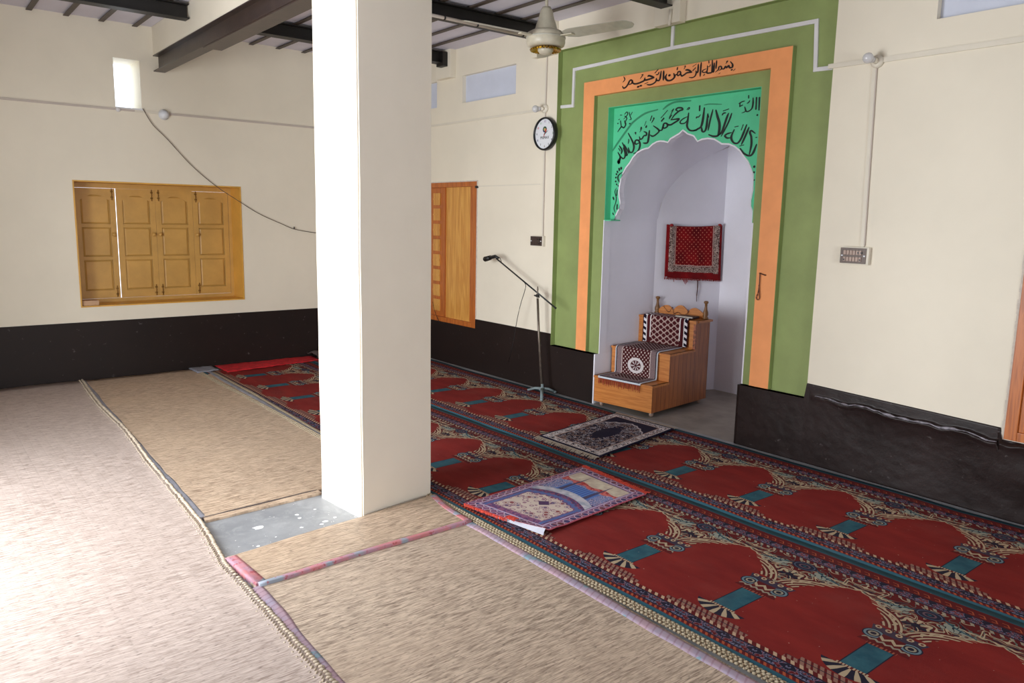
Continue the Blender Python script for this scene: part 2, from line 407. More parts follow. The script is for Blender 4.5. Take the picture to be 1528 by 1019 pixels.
def purple_rug(Wd, L):
    g = G('purple_printed_prayer_rug'); u, v = uv(g)
    a = (u-Wd/2).abs(); V = g.vec(u, v)
    pur, pink, blue, cream, red = col(72, 42, 88), col(150, 84, 110), col(54, 74, 136), col(190, 174, 158), col(160, 44, 52)
    e = (Wd/2-a).min(v.min(L-v))
    n1 = g.noise(V, 40, 2, 0.5, 1.0); n2 = g.noise(V, 16, 2, 0.5); n3 = g.noise(V, 90, 1, 0.5)
    c = g.mix(n1.gt(0.52), pur, col(140, 66, 92)); c = g.mix(n3.gt(0.58), c, blue)
    inn = a.lt(0.235)
    # upper picture: pale sky, red roofs, blue domed hall, grey walls
    sky = inn*v.band(0.80, 0.955)
    c = g.mix(sky, c, g.mix(n2.ss(0.4, 0.7), cream, col(214, 204, 184)))
    hills = inn*v.band(0.62, 0.825+((u*34.0).sin()*0.014))
    c = g.mix(hills, c, g.mix(n1.gt(0.5), red, col(204, 104, 100)))
    town = inn*v.band(0.57, 0.775+((u*52.0).sin()*0.012))
    c = g.mix(town, c, g.mix(n1.gt(0.5), col(120, 130, 176), g.mix(n3.gt(0.5), col(182, 166, 186), blue)))
    hall = (a*0.9).lt(0.125)*v.band(0.60, 0.755)
    c = g.mix(hall, c, g.mix((u*260.0).sin().gt(0.2), col(52, 84, 160), col(84, 124, 190)))
    wall = ((v-(0.60-(a*4.0).pow(2.0)*0.10)).abs().lt(0.036))*inn
    c = g.mix(wall, c, g.mix(n2.ss(0.4, 0.6), col(150, 158, 176), col(196, 192, 202)))
    for ax in (0.105,):
        c = g.mix(((a-ax).abs().lt(0.008-(v-0.80)*0.05))*v.band(0.62, 0.93), c, col(66, 60, 96))
    # lower arch with cream ground
    ar = 0.485-(a*3.4).pow(1.6)*0.12+(a*70.0).sin().abs()*-0.014
    c = g.mix(a.lt(0.235)*v.band(0.075, 0.52)*v.lt(ar+0.055), c, g.mix(((v-ar)-0.03).abs().lt(0.016).max((a-0.215).abs().lt(0.012)), g.mix(n1.gt(0.5), col(92, 58, 108), col(140, 84, 120)), col(78, 98, 156)))
    fld = a.lt(0.195)*v.gt(0.12)*v.lt(ar)
    dots = g.voro(V, 24.0, rnd=0.8)
    fcl = g.mix(dots.lt(0.34), col(204, 188, 178), g.mix(n2.gt(0.5), col(132, 48, 62), col(88, 70, 120)))
    fcl = g.mix((dots-0.50).abs().lt(0.05), fcl, col(150, 110, 130))
    c = g.mix(fld, c, fcl)
    dm = ((u-Wd/2).abs()+(v-0.36).abs())
    c = g.mix(dm.lt(0.045), c, pur)
    # border
    bu = g.voro(g.vec(u, v), 17.0, rnd=0.15)
    bc = g.mix(bu.gt(0.33), g.mix(n2.gt(0.5), col(100, 32, 52), col(52, 46, 100)), col(120, 72, 112))
    bc = g.mix((bu-0.40).abs().lt(0.045), bc, col(196, 172, 186))
    c = g.mix(e.lt(0.062), c, bc); c = g.mix(e.band(0.058, 0.070), c, col(178, 160, 190)); c = g.mix(e.lt(0.008), c, col(186, 90, 110))
    return g.done(c, 0.6, g.noise(V, 300, 2), 0.3, 0.002, 0.4)

def hanging_rug(Wd, L):
    g = G('red_spotted_hanging_rug_weave'); u, v = uv(g)
    a = (u-Wd/2).abs(); V = g.vec(a, v)
    red, dred, cream = col(150, 22, 26), col(96, 14, 20), col(198, 176, 164)
    c = g.mix(g.noise(g.vec(u, v), 8, 3).ss(0.3, 0.7), dred, red)
    s = 0.030
    p = u/s; q = v/s
    i = ((p+q)*0.7071); j = ((p-q)*0.7071)
    du = ((i.mod(1.0)-0.5).pow(2.0)+(j.mod(1.0)-0.5).pow(2.0)).sqrt()
    fld = a.lt(0.185)*v.gt(0.125)
    c = g.mix(fld*du.lt(0.17), c, col(206, 118, 96))
    b = a.band(0.198, 0.252)*v.gt(0.055)
    b = b.max(a.lt(0.252)*v.band(0.060, 0.112))
    n1 = g.noise(V, 60, 1.2, 0.5, 1.6)
    bc = g.mix((n1-0.5).abs().lt(0.07), col(62, 30, 30), cream)
    c = g.mix(b, c, bc)
    c = g.mix((a-0.190).abs().lt(0.0035)*v.gt(0.117).max(0.0), c, cream)
    c = g.mix((v-0.119).abs().lt(0.0035)*a.lt(0.19), c, cream)
    return g.done(c, 0.95, g.noise(g.vec(u, v), 300, 2), 0.5, 0.002, 0.2)

def runner_a(Wd, L):   # wavy lattice cloth
    g = G('maroon_wave_lattice_cloth'); u, v = uv(g)
    a = (u-Wd/2).abs(); mar, cr = col(72, 22, 26), col(176, 150, 144)
    wv = (u*92.0).sin()*0.012
    l = ((v+wv).mod(0.050)-0.025).abs().lt(0.0075).max(((v-wv+0.025).mod(0.050)-0.025).abs().lt(0.0045))
    c = g.mix(l*a.lt(0.145), mar, cr)
    c = g.mix((a-0.150).abs().lt(0.005)*v.gt(0.06), c, col(222, 214, 214))
    k = ((v*120.0+u*60.0).sin()).gt(0.0)
    c = g.mix(a.band(0.195, 0.222), c, g.mix(k, col(24, 22, 40), col(226, 222, 226)))
    c = g.mix((a-0.190).abs().lt(0.004), c, col(222, 214, 214))
    return g.done(c, 0.9, g.noise(g.vec(u, v), 300, 2), 0.4, 0.002, 0.2)
def runner_b(Wd, L):   # lattice with an emblem, edges white
    g = G('maroon_lattice_cloth_with_emblem'); u, v = uv(g)
    a = (u-Wd/2).abs(); mar, cr = col(70, 20, 24), col(200, 184, 180)
    e = (Wd/2-a).min(v)
    d1 = ((u+v).mod(0.038)-0.019).abs().lt(0.0045).max(((u-v).mod(0.038)-0.019).abs().lt(0.0045))
    d2 = ((u+v+0.019).mod(0.038)-0.019).abs()+((u-v+0.019).mod(0.038)-0.019).abs()
    c = g.mix(d1*0.30, mar, col(120, 84, 84))
    c = g.mix((((u+v).mod(0.038)-0.019).abs()+((u-v).mod(0.038)-0.019).abs()).lt(0.0115), c, cr)
    st = ((u-v).mod(0.012)).lt(0.006)
    c = g.mix(e.band(0.018, 0.072), c, g.mix(st, col(54, 22, 30), col(170, 148, 150)))
    c = g.mix((e-0.076).abs().lt(0.0035), c, cr)
    c = g.mix(e.band(0.010, 0.020), c, col(22, 20, 38))
    c = g.mix(e.lt(0.011), c, col(206, 212, 220))
    # palm emblem inside an oval wreath
    q = v-0.335; p = u-Wd/2
    r = ((p*0.78).pow(2.0)+q.pow(2.0)).sqrt(); th = p.abs().atan2(q+0.004)
    c = g.mix(r.lt(0.066), c, col(74, 24, 30))
    c = g.mix((r-0.056).abs().lt(0.012), c, col(212, 204, 206))
    c = g.mix(r.lt(0.040)*(th*8.0).cos().gt(0.25)*r.gt(0.010), c, col(196, 186, 188))
    return g.done(c, 0.9, g.noise(g.vec(u, v), 300, 2), 0.4, 0.002, 0.2)

# ------------------------------------------------------------------ mesh helpers
COL = scn.collection
FR = {}          # object name -> world matrix of its frame
class MB:
    def __init__(s): s.bm = bmesh.new(); s.uvl = None
    def box(s, a, b, bev=0.0, mtx=None):
        x0, y0, z0 = a; x1, y1, z1 = b
        vs = [s.bm.verts.new(p) for p in ((x0,y0,z0),(x1,y0,z0),(x1,y1,z0),(x0,y1,z0),(x0,y0,z1),(x1,y0,z1),(x1,y1,z1),(x0,y1,z1))]
        fs = [s.bm.faces.new([vs[i] for i in q]) for q in ((3,2,1,0),(4,5,6,7),(0,1,5,4),(1,2,6,5),(2,3,7,6),(3,0,4,7))]
        if mtx is not None:
            for v in vs: v.co = mtx @ v.co
        if bev:
            es = list({e for f in fs for e in f.edges})
            bmesh.ops.bevel(s.bm, geom=es, offset=bev, segments=2, affect='EDGES', profile=0.7)
        return s
    def prism(s, pts, vec):
        """pts: list of 3D points (polygon); extruded by vec"""
        v = Vector(vec); a = [s.bm.verts.new(p) for p in pts]; b = [s.bm.verts.new(Vector(p)+v) for p in pts]
        s.bm.faces.new(a[::-1]); s.bm.faces.new(b); n = len(pts)
        for i in range(n): s.bm.faces.new([a[i], a[(i+1) % n], b[(i+1) % n], b[i]])
        return s
    def tube(s, pts, r, n=8, cap=True, flat=1.0):
        pts = [Vector(p) for p in pts]; rings = []
        up = Vector((0, 0, 1))
        for i, p in enumerate(pts):
            t = (pts[min(i+1, len(pts)-1)]-pts[max(i-1, 0)])
            if t.length < 1e-9: t = Vector((1, 0, 0))
            t.normalize()
            u = up if abs(t.dot(up)) < 0.95 else Vector((1, 0, 0))
            a = t.cross(u).normalized(); b = a.cross(t)
            rr = r[i] if isinstance(r, (list, tuple)) else r
            rings.append([s.bm.verts.new(p+a*math.cos(2*PI*k/n)*rr+b*math.sin(2*PI*k/n)*rr*flat) for k in range(n)])
        for i in range(len(rings)-1):
            for k in range(n):
                f = s.bm.faces.new([rings[i][k], rings[i][(k+1) % n], rings[i+1][(k+1) % n], rings[i+1][k]]); f.smooth = True
        if cap: s.bm.faces.new(rings[0][::-1]); s.bm.faces.new(rings[-1])
        return s
    def lathe(s, prof, c, axis='z', n=20, smooth=True, cap=True):
        """prof list of (r, h)"""
        c = Vector(c); rings = []
        def P(r, h, k):
            t = 2*PI*k/n
            if axis == 'z': return c+Vector((r*math.cos(t), r*math.sin(t), h))
            if axis == 'y': return c+Vector((r*math.cos(t), h, r*math.sin(t)))
            return c+Vector((h, r*math.cos(t), r*math.sin(t)))
        for r, h in prof:
            if r < 1e-6: rings.append([s.bm.verts.new(P(0, h, 0))])
            else: rings.append([s.bm.verts.new(P(r, h, k)) for k in range(n)])
        for i in range(len(rings)-1):
            A, B = rings[i], rings[i+1]
            for k in range(n):
                q = [A[k % len(A)], A[(k+1) % len(A)], B[(k+1) % len(B)], B[k % len(B)]]
                q2 = []
                for w in q:
                    if w not in q2: q2.append(w)
                if len(q2) > 2:
                    try: f = s.bm.faces.new(q2); f.smooth = smooth
                    except ValueError: pass
        if cap and len(rings[0]) > 1: s.bm.faces.new(rings[0])
        if cap and len(rings[-1]) > 1: s.bm.faces.new(rings[-1])
        return s
    def ball(s, c, r, sub=1, sc=(1, 1, 1), rz=0.0):
        m = Matrix.Translation(c) @ Matrix.Rotation(rz, 4, 'Z') @ Matrix.Diagonal((sc[0], sc[1], sc[2], 1))
        q = bmesh.ops.create_icosphere(s.bm, subdivisions=sub, radius=r, matrix=m)
        for v in q['verts']:
            for f in v.link_faces: f.smooth = True
        return s
    def build(s, name, mat, parent=None, kind=None, frame=None, recalc=True):
        me = bpy.data.meshes.new(name)
        if recalc: bmesh.ops.recalc_face_normals(s.bm, faces=s.bm.faces)
        fm = FR[parent.name] if parent is not None else (frame or Matrix.Identity(4))
        inv = fm.inverted()
        for v in s.bm.verts: v.co = inv @ v.co
        s.bm.to_mesh(me); s.bm.free()
        me.materials.append(MT[mat] if isinstance(mat, str) else mat)
        o = bpy.data.objects.new(name, me); COL.objects.link(o)
        if parent is not None: o.parent = parent
        else: o.matrix_world = fm
        FR[o.name] = fm
        if kind: o['kind'] = kind
        return o

def tag(o, label, cat, group=None):
    o['label'] = label; o['category'] = cat
    if group: o['group'] = group
    return o
def thing(name, label, cat, loc=(0, 0, 0), rz=0.0, group=None):
    o = bpy.data.objects.new(name, None); COL.objects.link(o)
    o.empty_display_size = 0.1
    m = Matrix.Translation(loc) @ Matrix.Rotation(rz, 4, 'Z'); o.matrix_world = m; FR[o.name] = m
    return tag(o, label, cat, group)
def one(mb, name, mat, label, cat, loc=(0, 0, 0), rz=0.0, group=None):
    m = Matrix.Translation(loc) @ Matrix.Rotation(rz, 4, 'Z')
    return tag(mb.build(name, mat, None, frame=m), label, cat, group)
def struct(name, mb, mat, parent=None):
    o = mb.build(name, mat, parent)
    if parent is None: o['kind'] = 'structure'
    return o
def smoothpts(p, n=5):
    if len(p) < 3: return [Vector(q) for q in p]
    P = [Vector(q) for q in p]; P = [2*P[0]-P[1]]+P+[2*P[-1]-P[-2]]; out = []
    for i in range(1, len(P)-2):
        for k in range(n):
            t = k/n; a, b, c, d = P[i-1], P[i], P[i+1], P[i+2]
            out.append(0.5*((2*b)+(c-a)*t+(2*a-5*b+4*c-d)*t*t+(3*b-a-3*c+d)*t**3))
    out.append(P[-2]); return out

def sheet(corners, nu, nv, th, zf=None, uvm=None):
    """slab from 4 corners (near-left, near-right, far-right, far-left); th thickness; zf(u,v)->extra height; uv in metres uvm=(W,L)"""
    mb = MB(); bm = mb.bm; A, B, C_, D = [Vector(c) for c in corners]
    n = (B-A).cross(D-A).normalized()
    top = []; bot = []
    for j in range(nv+1):
        v = j/nv; rt = []; rb = []
        for i in range(nu+1):
            u = i/nu
            p = A.lerp(B, u).lerp(D.lerp(C_, u), v)
            off = zf(u, v) if zf else 0.0
            if isinstance(off, (int, float)): off = n*off
            q = p+n*th+off
            rt.append(bm.verts.new(q)); rb.append(bm.verts.new(q-n*th))
        top.append(rt); bot.append(rb)
    uvl = bm.loops.layers.uv.new('UVMap') if uvm else None
    for j in range(nv):
        for i in range(nu):
            f = bm.faces.new([top[j][i], top[j][i+1], top[j+1][i+1], top[j+1][i]]); f.smooth = True
            if uvl:
                for l, (a, b) in zip(f.loops, ((i, j), (i+1, j), (i+1, j+1), (i, j+1))): l[uvl].uv = (a/nu*uvm[0], b/nv*uvm[1])
            bm.faces.new([bot[j+1][i], bot[j+1][i+1], bot[j][i+1], bot[j][i]]).smooth = True
    for i in range(nu):
        bm.faces.new([bot[0][i], bot[0][i+1], top[0][i+1], top[0][i]]); bm.faces.new([top[nv][i], top[nv][i+1], bot[nv][i+1], bot[nv][i]])
    for j in range(nv):
        bm.faces.new([top[j][0], top[j+1][0], bot[j+1][0], bot[j][0]]); bm.faces.new([bot[j][nu], bot[j+1][nu], top[j+1][nu], top[j][nu]])
    return mb

def wallface(mb, u0, u1, z0, z1, holes, thick0, thick1, axis):
    """rectangular wall with rectangular holes (ua,ub,za,zb); axis 'y': wall in plane y, u=x ; 'x': wall in plane x, u=y"""
    us = sorted({u0, u1}|{h[0] for h in holes}|{h[1] for h in holes}); zs = sorted({z0, z1}|{h[2] for h in holes}|{h[3] for h in holes})
    us = [u for u in us if u0 <= u <= u1]; zs = [z for z in zs if z0 <= z <= z1]
    for i in range(len(us)-1):
        for j in range(len(zs)-1):
            cu, cz = (us[i]+us[i+1])/2, (zs[j]+zs[j+1])/2
            if any(h[0] < cu < h[1] and h[2] < cz < h[3] for h in holes): continue
            if axis == 'y': mb.box((us[i], thick0, zs[j]), (us[i+1], thick1, zs[j+1]))
            else: mb.box((thick0, us[i], zs[j]), (thick1, us[i+1], zs[j+1]))
    bmesh.ops.remove_doubles(mb.bm, verts=mb.bm.verts, dist=1e-5)
    # inner faces shared by neighbours are removed
    seen = {}
    for f in list(mb.bm.faces):
        k = tuple(sorted(v.index for v in f.verts))
    mb.bm.verts.index_update()
    for f in mb.bm.faces: seen.setdefault(tuple(sorted(v.index for v in f.verts)), []).append(f)
    dead = [f for fs in seen.values() if len(fs) > 1 for f in fs]
    bmesh.ops.delete(mb.bm, geom=dead, context='FACES_ONLY')
    return mb

# ------------------------------------------------------------------ the setting
ZC = 3.31; XR = 11.5; YF = -5.35
VENT = (-2.99, -2.765, 2.552, 2.99)
WA = (-3.39, -1.857, 0.698, 1.868)
floor = struct('floor', MB().box((-0.4, YF-3.5, -0.12), (XR, 0.0, 0.0)), 'concrete')
def splash(px, py, r):
    p = at(px, py, z=0.0); pts = [(p.x+math.cos(2*PI*k/9)*r*random.uniform(0.6, 1.1), p.y+math.sin(2*PI*k/9)*r*random.uniform(0.6, 1.3), 0.0002) for k in range(9)]
    b = MB(); b.prism(pts, (0, 0, 0.0006)); b.build('paint_splash', 'splash', floor)
for a_ in ((386, 787, 0.030), (443, 768, 0.014), (447, 773, 0.012), (486, 778, 0.016), (480, 782, 0.012), (385, 815, 0.010), (450, 787, 0.010), (500, 772, 0.012), (412, 801, 0.006), (470, 760, 0.008), (492, 786, 0.010), (508, 781, 0.009)): splash(*a_)
b = MB(); b.prism([(3.2, 0, -0.12), (5.05, 0, -0.12), (5.05, 1.6, -0.12), (3.2, 1.6, -0.12)], (0, 0, 0.12))
b.build('niche_floor', 'niche_floor', floor)
wl = struct('wall_left', wallface(MB(), YF, 0.0, 0.0, 3.6, [VENT, WA], -0.36, 0.0, 'x'), 'cream')
b = MB(); b.box((VENT[0]*0-0.06, VENT[0], VENT[2]-0.014), (0.012, VENT[1]+0.01, VENT[2]))
b.build('vent_sill', 'conduit', wl)
GX0, GX1, GZ0, GZ1 = 2.79, 5.385, 0.44, 3.062
NX0, NX1 = 3.380, 4.842
W2 = (0.36, 1.60, 0.45, 1.965); W3 = (6.575, 7.9, 0.45, 1.965)
V1 = (1.322, 2.20, 2.762, 3.034); V0 = (0.0+0.30, 0.845, 2.762, 3.034); V3 = (5.985, 6.9, 2.755, 3.03)
TX0, TX1, TZ1 = 3.380, 4.842, 2.528
wr = struct('wall_right', wallface(MB(), 0.0, XR, 0.0, 3.6, [(GX0, GX1, GZ0, GZ1), (NX0-0.012, NX1+0.012, 0.0, GZ0), W2, W3, V0, V1, V3], 0.0, 0.30, 'y'), 'cream')
for i, V in enumerate((V0, V1, V3)):
    MB().box((V[0], 0.045, V[2]), (V[1], 0.29, V[3])).build('vent_panel', 'vent', wr)
struct('wall_far', wallface(MB(), YF, 0.3, 0.0, 3.6, [(-4.4, -2.4, 0.0, 2.4)], XR, XR+0.25, 'x'), 'cream')  # opening added for the fill lamp
struct('wall_front', wallface(MB(), 0.0, XR, 0.0, 3.6, [(2.75, 5.2, 0.0, 2.4)], YF-0.35, YF, 'y'), 'cream')
ceil = struct('ceiling', MB().box((-0.36, YF-0.35, ZC+0.012), (XR, 0.3, ZC+0.22)), 'ceil')
struct('trim_1', MB().box((0.0, -2.64, 3.05), (XR, -2.52, ZC+0.01)), 'cream')       # masonry over the main beam
# battens and the plastered strips between them
by = [-0.30-0.28*k for k in range(9)]+[-2.79-0.28*k for k in range(10)]
edges = sorted([0.0, -2.52, -2.64, YF]+by)
for i in range(len(edges)-1):
    y0, y1 = edges[i], edges[i+1]
    if y1-y0 < 0.03 or (y0 > -2.65 and y1 < -2.51): continue
    MB().box((0.0, y0+0.004, ZC-random.uniform(0, 0.004)), (XR, y1-0.004, ZC+0.02)).build('ceiling_panel', 'ceil', ceil)
for y in by:
    mb = MB(); mb.box((0.0, y-0.022, ZC-0.022), (XR, y+0.022, ZC-0.016)); mb.box((0.0, y-0.004, ZC-0.018), (XR, y+0.004, ZC+0.01))
    mb.build('batten', 'batten', ceil)
# courtyard outside the arches
struct('ground', MB().box((-12, YF-14, -0.16), (22, YF-0.36, -0.125)), 'ground')

# bearing pads on the right wall
def pad(x0, x1, z0): MB().box((x0, -0.07, z0), (x1, 0.0, ZC), 0.006).build('bearing_pad', 'cream', wr)
pad(0.92, 1.20, 3.03); pad(2.50, 2.785, 3.03); pad(3.94, 4.188, 3.05)

# dado ----------------------------------------------------------
mb = MB(); mb.box((0.0, YF, 0.0), (0.006, -0.0, 0.56)); 
bl = struct('baseboard_left', mb, 'dado_left')
mb = MB()
for x0, x1, z in ((0.0, 1.60, 0.45), (1.60, GX0, 0.548), (GX0, NX0-0.012, GZ0)): mb.box((x0, -0.006, 0.0), (x1, 0.0, z))
mb.box((GX0, -0.006, GZ0-0.004), (NX0-0.012, 0.05, GZ0)); struct('baseboard_right', mb, 'dado_left')
from mathutils import noise as _N
LEDGE = []
def dado_rough():
    bm_ = MB(); bm = bm_.bm; nx, nz = 260, 70; x0, x1 = NX1+0.010, 8.6; g = []
    for i in range(nx+1):
        x = x0+(x1-x0)*i/nx; col_ = []
        ztop = GZ0 if x < GX1 else 0.548-(x-GX1)*0.034
        if x > W3[0]-0.02: ztop = 0.445
        ledge = 0.475-(x-GX1)*0.028+0.018*_N.noise(Vector((x*5, 1.3, 0)))+0.010*_N.noise(Vector((x*17, 4.3, 0)))
        if x < GX1+0.03: ledge = 9
        for j in range(nz+1):
            z = ztop*j/nz
            bulge = 0.0
            if z < ledge:
                k = (ledge-z); fade = min(1.0, (x-GX1)/0.5) if x > GX1 else 0
                bulge = fade*(0.032*math.exp(-k*9)+0.006)*min(1.0, k/0.008+0.1)
            if x > W3[0]-0.25:
                t = min(1, (x-W3[0]+0.25)/0.35); bulge += 0.014*t*math.exp(-((z-0.26)/0.12)**2)
            y = -0.008-bulge-0.007*_N.noise(Vector((x*2.5, z*3, 0.5)))-0.0012*_N.noise(Vector((x*21, z*24, 2.5)))-(0.006*abs(_N.noise(Vector((x*30, z*30, 4.5)))) if abs(z-ledge) < 0.03 else 0)
            if z > ledge: y = -0.007-0.001*_N.noise(Vector((x*9, z*9, 0)))
            if j == nz: y = -0.006
            col_.append(bm.verts.new((x, min(y, -0.001), z)))
        g.append(col_)
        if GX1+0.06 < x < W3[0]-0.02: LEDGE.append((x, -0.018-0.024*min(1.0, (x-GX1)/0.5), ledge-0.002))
    for i in range(nx):
        for j in range(nz): bm.faces.new([g[i][j], g[i+1][j], g[i+1][j+1], g[i][j+1]]).smooth = True
    # close to the wall
    r = bmesh.ops.extrude_edge_only(bm, edges=[e for e in bm.edges if e.is_boundary])
    for v in [v for v in r['geom'] if isinstance(v, bmesh.types.BMVert)]: v.co.y = 0.002
    return bm_
o = struct('baseboard_broken', dado_rough(), 'dado_right'); o.name = 'baseboard_far'; FR[o.name] = Matrix.Identity(4)
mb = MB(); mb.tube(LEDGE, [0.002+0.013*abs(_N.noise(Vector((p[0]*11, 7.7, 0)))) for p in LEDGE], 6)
mb.build('ledge_highlight', 'ledge_shine', o)  # glossy highlight of the ledge modelled as a whitish strip
MB().box((NX1, 0.0, GZ0-0.004), (GX1, 0.05, GZ0)).build('ledge', 'dado_right', wr); MB().box((NX1, 0.0, 0.0), (NX1+0.012, 0.30, GZ0-0.004)).build('jamb_block', 'dado_right', wr)
# small white jamb edges under the green panel
MB().box((NX0-0.012, -0.004, 0.0), (NX0+0.0015, 0.30, GZ0)).build('jamb_edge', 'niche', wr)

# ------------------------------------------------------------------ mihrab
mi = thing('mihrab', 'tall prayer niche with green surround, orange frame and scalloped mint arch in the right wall', 'niche', (4.12, 0, 0))
# olive surround: recessed panel with the niche opening
mb = MB(); GY = 0.05
wallface(mb, GX0, GX1, GZ0, GZ1, [(TX0, TX1, 1.60, TZ1), (NX0, NX1, 0.0, 1.60)], GY, 0.12, 'y')
mb.build('surround_panel', 'green', mi)
mb = MB()
mb.box((GX0-0.0005, 0.0, GZ0), (GX0+0.004, GY+0.01, GZ1)); mb.box((GX0, 0.0, GZ1-0.004), (GX1, GY+0.01, GZ1))
mb.box((GX1-0.004, 0.0, GZ0), (GX1, GY+0.01, GZ1)); mb.build('recess_edge', 'green', mi)
# orange frame: three bars, proud of the green
OX0, OX1, OZ = 3.118, 5.084, 2.752; OI0, OI1, OIZ = 3.246, 4.93, 2.632
mb = MB()
F0, F1 = 0.010, GY
mb.prism([(OX0, F0, GZ0+0.008), (OI0, F0, GZ0+0.008), (OI0, F0, OIZ), (OX0, F0, OZ)], (0, F1-F0, 0))
fl = mb.build('frame_side', 'orange', mi)
mb = MB(); mb.prism([(OI1, F0, GZ0+0.008), (OX1, F0, GZ0+0.008), (OX1, F0, OZ), (OI1, F0, OIZ)], (0, F1-F0, 0)); mb.build('frame_side', 'orange', mi)
mb = MB(); mb.prism([(OX0, F0, OZ), (OI0, F0, OIZ), (OI1, F0, OIZ), (OX1, F0, OZ)], (0, F1-F0, 0)); ft = mb.build('frame_top', 'orange', mi)
# green strips on the right-facing sides of the frame uprights
MB().box((OI0, F0+0.002, GZ0+0.008), (OI0+0.003, GY, OIZ)).build('frame_return', 'green', mi); MB().box((OX1, F0+0.002, GZ0+0.008), (OX1+0.003, GY, OZ)).build('frame_return', 'green', mi)
# niche shell : half-octagon plan with vault
SY = 0.115; SP = 1.62; CX = (3.375+4.865)/2
plan = [(NX0, 0.05), (3.368, 0.740), (3.625, 1.385), (4.615, 1.385), (4.868, 0.745), (NX1, 0.05)]
def vault_z(x):
    h = 0.748; t = min(1.0, abs(x-CX)/h); return SP+0.86*math.sqrt(max(0.0, 1-t**2.2))
mb = MB(); bm = mb.bm
cols = []
for s in range(5):
    p, q = Vector(plan[s]+(0,)), Vector(plan[s+1]+(0,)); n = 16 if s in (1, 2, 3) else 6
    line = [p.lerp(q, k/n) for k in range(n+1)]
    prev = None
    for c in line:
        zt = vault_z(c.x) if s in (1, 2, 3) else SP
        zz = [0.0, 0.55, 1.1, SP]+([SP+(zt-SP)*k/4 for k in (1, 2, 3, 4)] if s in (1, 2, 3) else [])
        cur = [bm.verts.new((c.x, c.y, z)) for z in zz]
        if prev:
            for k in range(len(cur)-1):
                f = [prev[k], cur[k], cur[k+1], prev[k+1]]
                bm.faces.new(f)
        prev = cur
# vault surface (barrel along y) from the panel to the back faces
def yback(x):
    for s in (1, 2, 3):
        a, c = plan[s], plan[s+1]
        if min(a[0], c[0])-1e-6 <= x <= max(a[0], c[0])+1e-6:
            return a[1]+(c[1]-a[1])*((x-a[0])/(c[0]-a[0]))
    return 0.745
nv = 40; prev = None
for i in range(nv+1):
    x = 3.372+(4.868-3.372)*(0.5-0.5*math.cos(PI*i/nv)); z = vault_z(x)
    cur = [bm.verts.new((x, SY+0.03+(yback(x)-SY-0.03)*k/6, z)) for k in range(7)]
    if prev:
        for k in range(6): bm.faces.new([prev[k], prev[k+1], cur[k+1], cur[k]]).smooth = True
    prev = cur
bmesh.ops.remove_doubles(bm, verts=bm.verts, dist=1e-4)
mb.build('niche_shell', 'niche', mi, recalc=False)
# outside mass behind the niche so no daylight leaks in
mb = MB()
mb.box((3.05, 0.30, -0.02), (3.30, 1.75, 3.2)); mb.box((4.95, 0.30, -0.02), (5.2, 1.75, 3.2)); mb.box((3.05, 1.5, -0.02), (5.2, 1.75, 3.2)); mb.box((3.05, 0.30, 2.75), (5.2, 1.75, 3.2))
mb.build('outer_masonry', 'cream', mi)
MB().box((NX0-0.006, GY-0.003, GZ0), (NX0+0.002, GY+0.08, 1.60)).build('jamb_edge', 'niche', mi); mb = MB(); mb.box((NX1-0.002, GY-0.003, GZ0), (NX1+0.008, GY+0.08, 1.60)); mb.build('jamb_edge', 'niche', mi)
# scalloped spandrel panel in mint green
SC = [(917,327),(918.6,321.5),(923.5,312.6),(925.4,304),(925.2,300),(924,295),(923.5,287),(924.4,277.3),(926.4,267.5),(929.3,258.6),(934,250),(939.5,243.2),(944.3,234.9),(951.2,227.4),(958,223.6),(963.6,221.6),(967.7,221),(973.9,215),(980,211.6),(985.5,210.4),(990.5,210.8),(996.6,212.5),(1000.5,207),(1008,202.5),(1014.3,198.8),(1019,194)]
half = [(at(px, py, y=SY).x, at(px, py, y=SY).z) for px, py in SC]
xm = half[-1][0]
right_obs = [(1026,199.5),(1035.5,203),(1041,211),(1047.3,207.8),(1056.2,206.3),(1065.8,207.5),(1073.4,212.3),(1077,214.6),(1087.7,215),(1096.5,218.5),(1104.3,225.4),(1109.3,233),(1116,241),(1119,247.4),(1123.9,260.4),(1123.3,284),(1120,299),(1120,308),(1123,316)]
rgt = [(at(px, py, y=SY).x, at(px, py, y=SY).z) for px, py in right_obs]
arc = half+rgt+[(rgt[-1][0]+0.03, 1.605)]
arc[0] = (arc[0][0], 1.605)
arcv = [Vector((a[0], 0, a[1])) for a in arc]
mb = MB(); bm = mb.bm
outer = [(TX0, 1.605), (TX0, TZ1), (TX1, TZ1), (TX1, 1.605)]
poly = [(TX0, 1.605)]+[(p.x, p.z) for p in arcv]+[(TX1, 1.605), (TX1, TZ1), (TX0, TZ1)]
vs = [bm.verts.new((p[0], SY, p[1])) for p in poly]
bm.faces.new(vs)
r = bmesh.ops.extrude_face_region(bm, geom=list(bm.faces))
for v in [v for v in r['geom'] if isinstance(v, bmesh.types.BMVert)]: v.co.y += 0.05
spn = mb.build('spandrel_panel', 'teal', mi)
mb = MB(); mb.box((TX0-0.001, GY, 1.603), (TX0+0.004, SY, TZ1)); mb.box((TX0, GY, TZ1-0.004), (TX1, SY, TZ1)); mb.box((TX1-0.004, GY, 1.6), (TX1, SY, TZ1)); mb.build('spandrel_edge', 'teal', mi)
mb = MB(); mb.tube([(p.x, SY+0.002, p.z) for p in arcv], 0.0075, 6); mb.build('arch_rim', 'niche', mi)
mb = MB(); prev = None
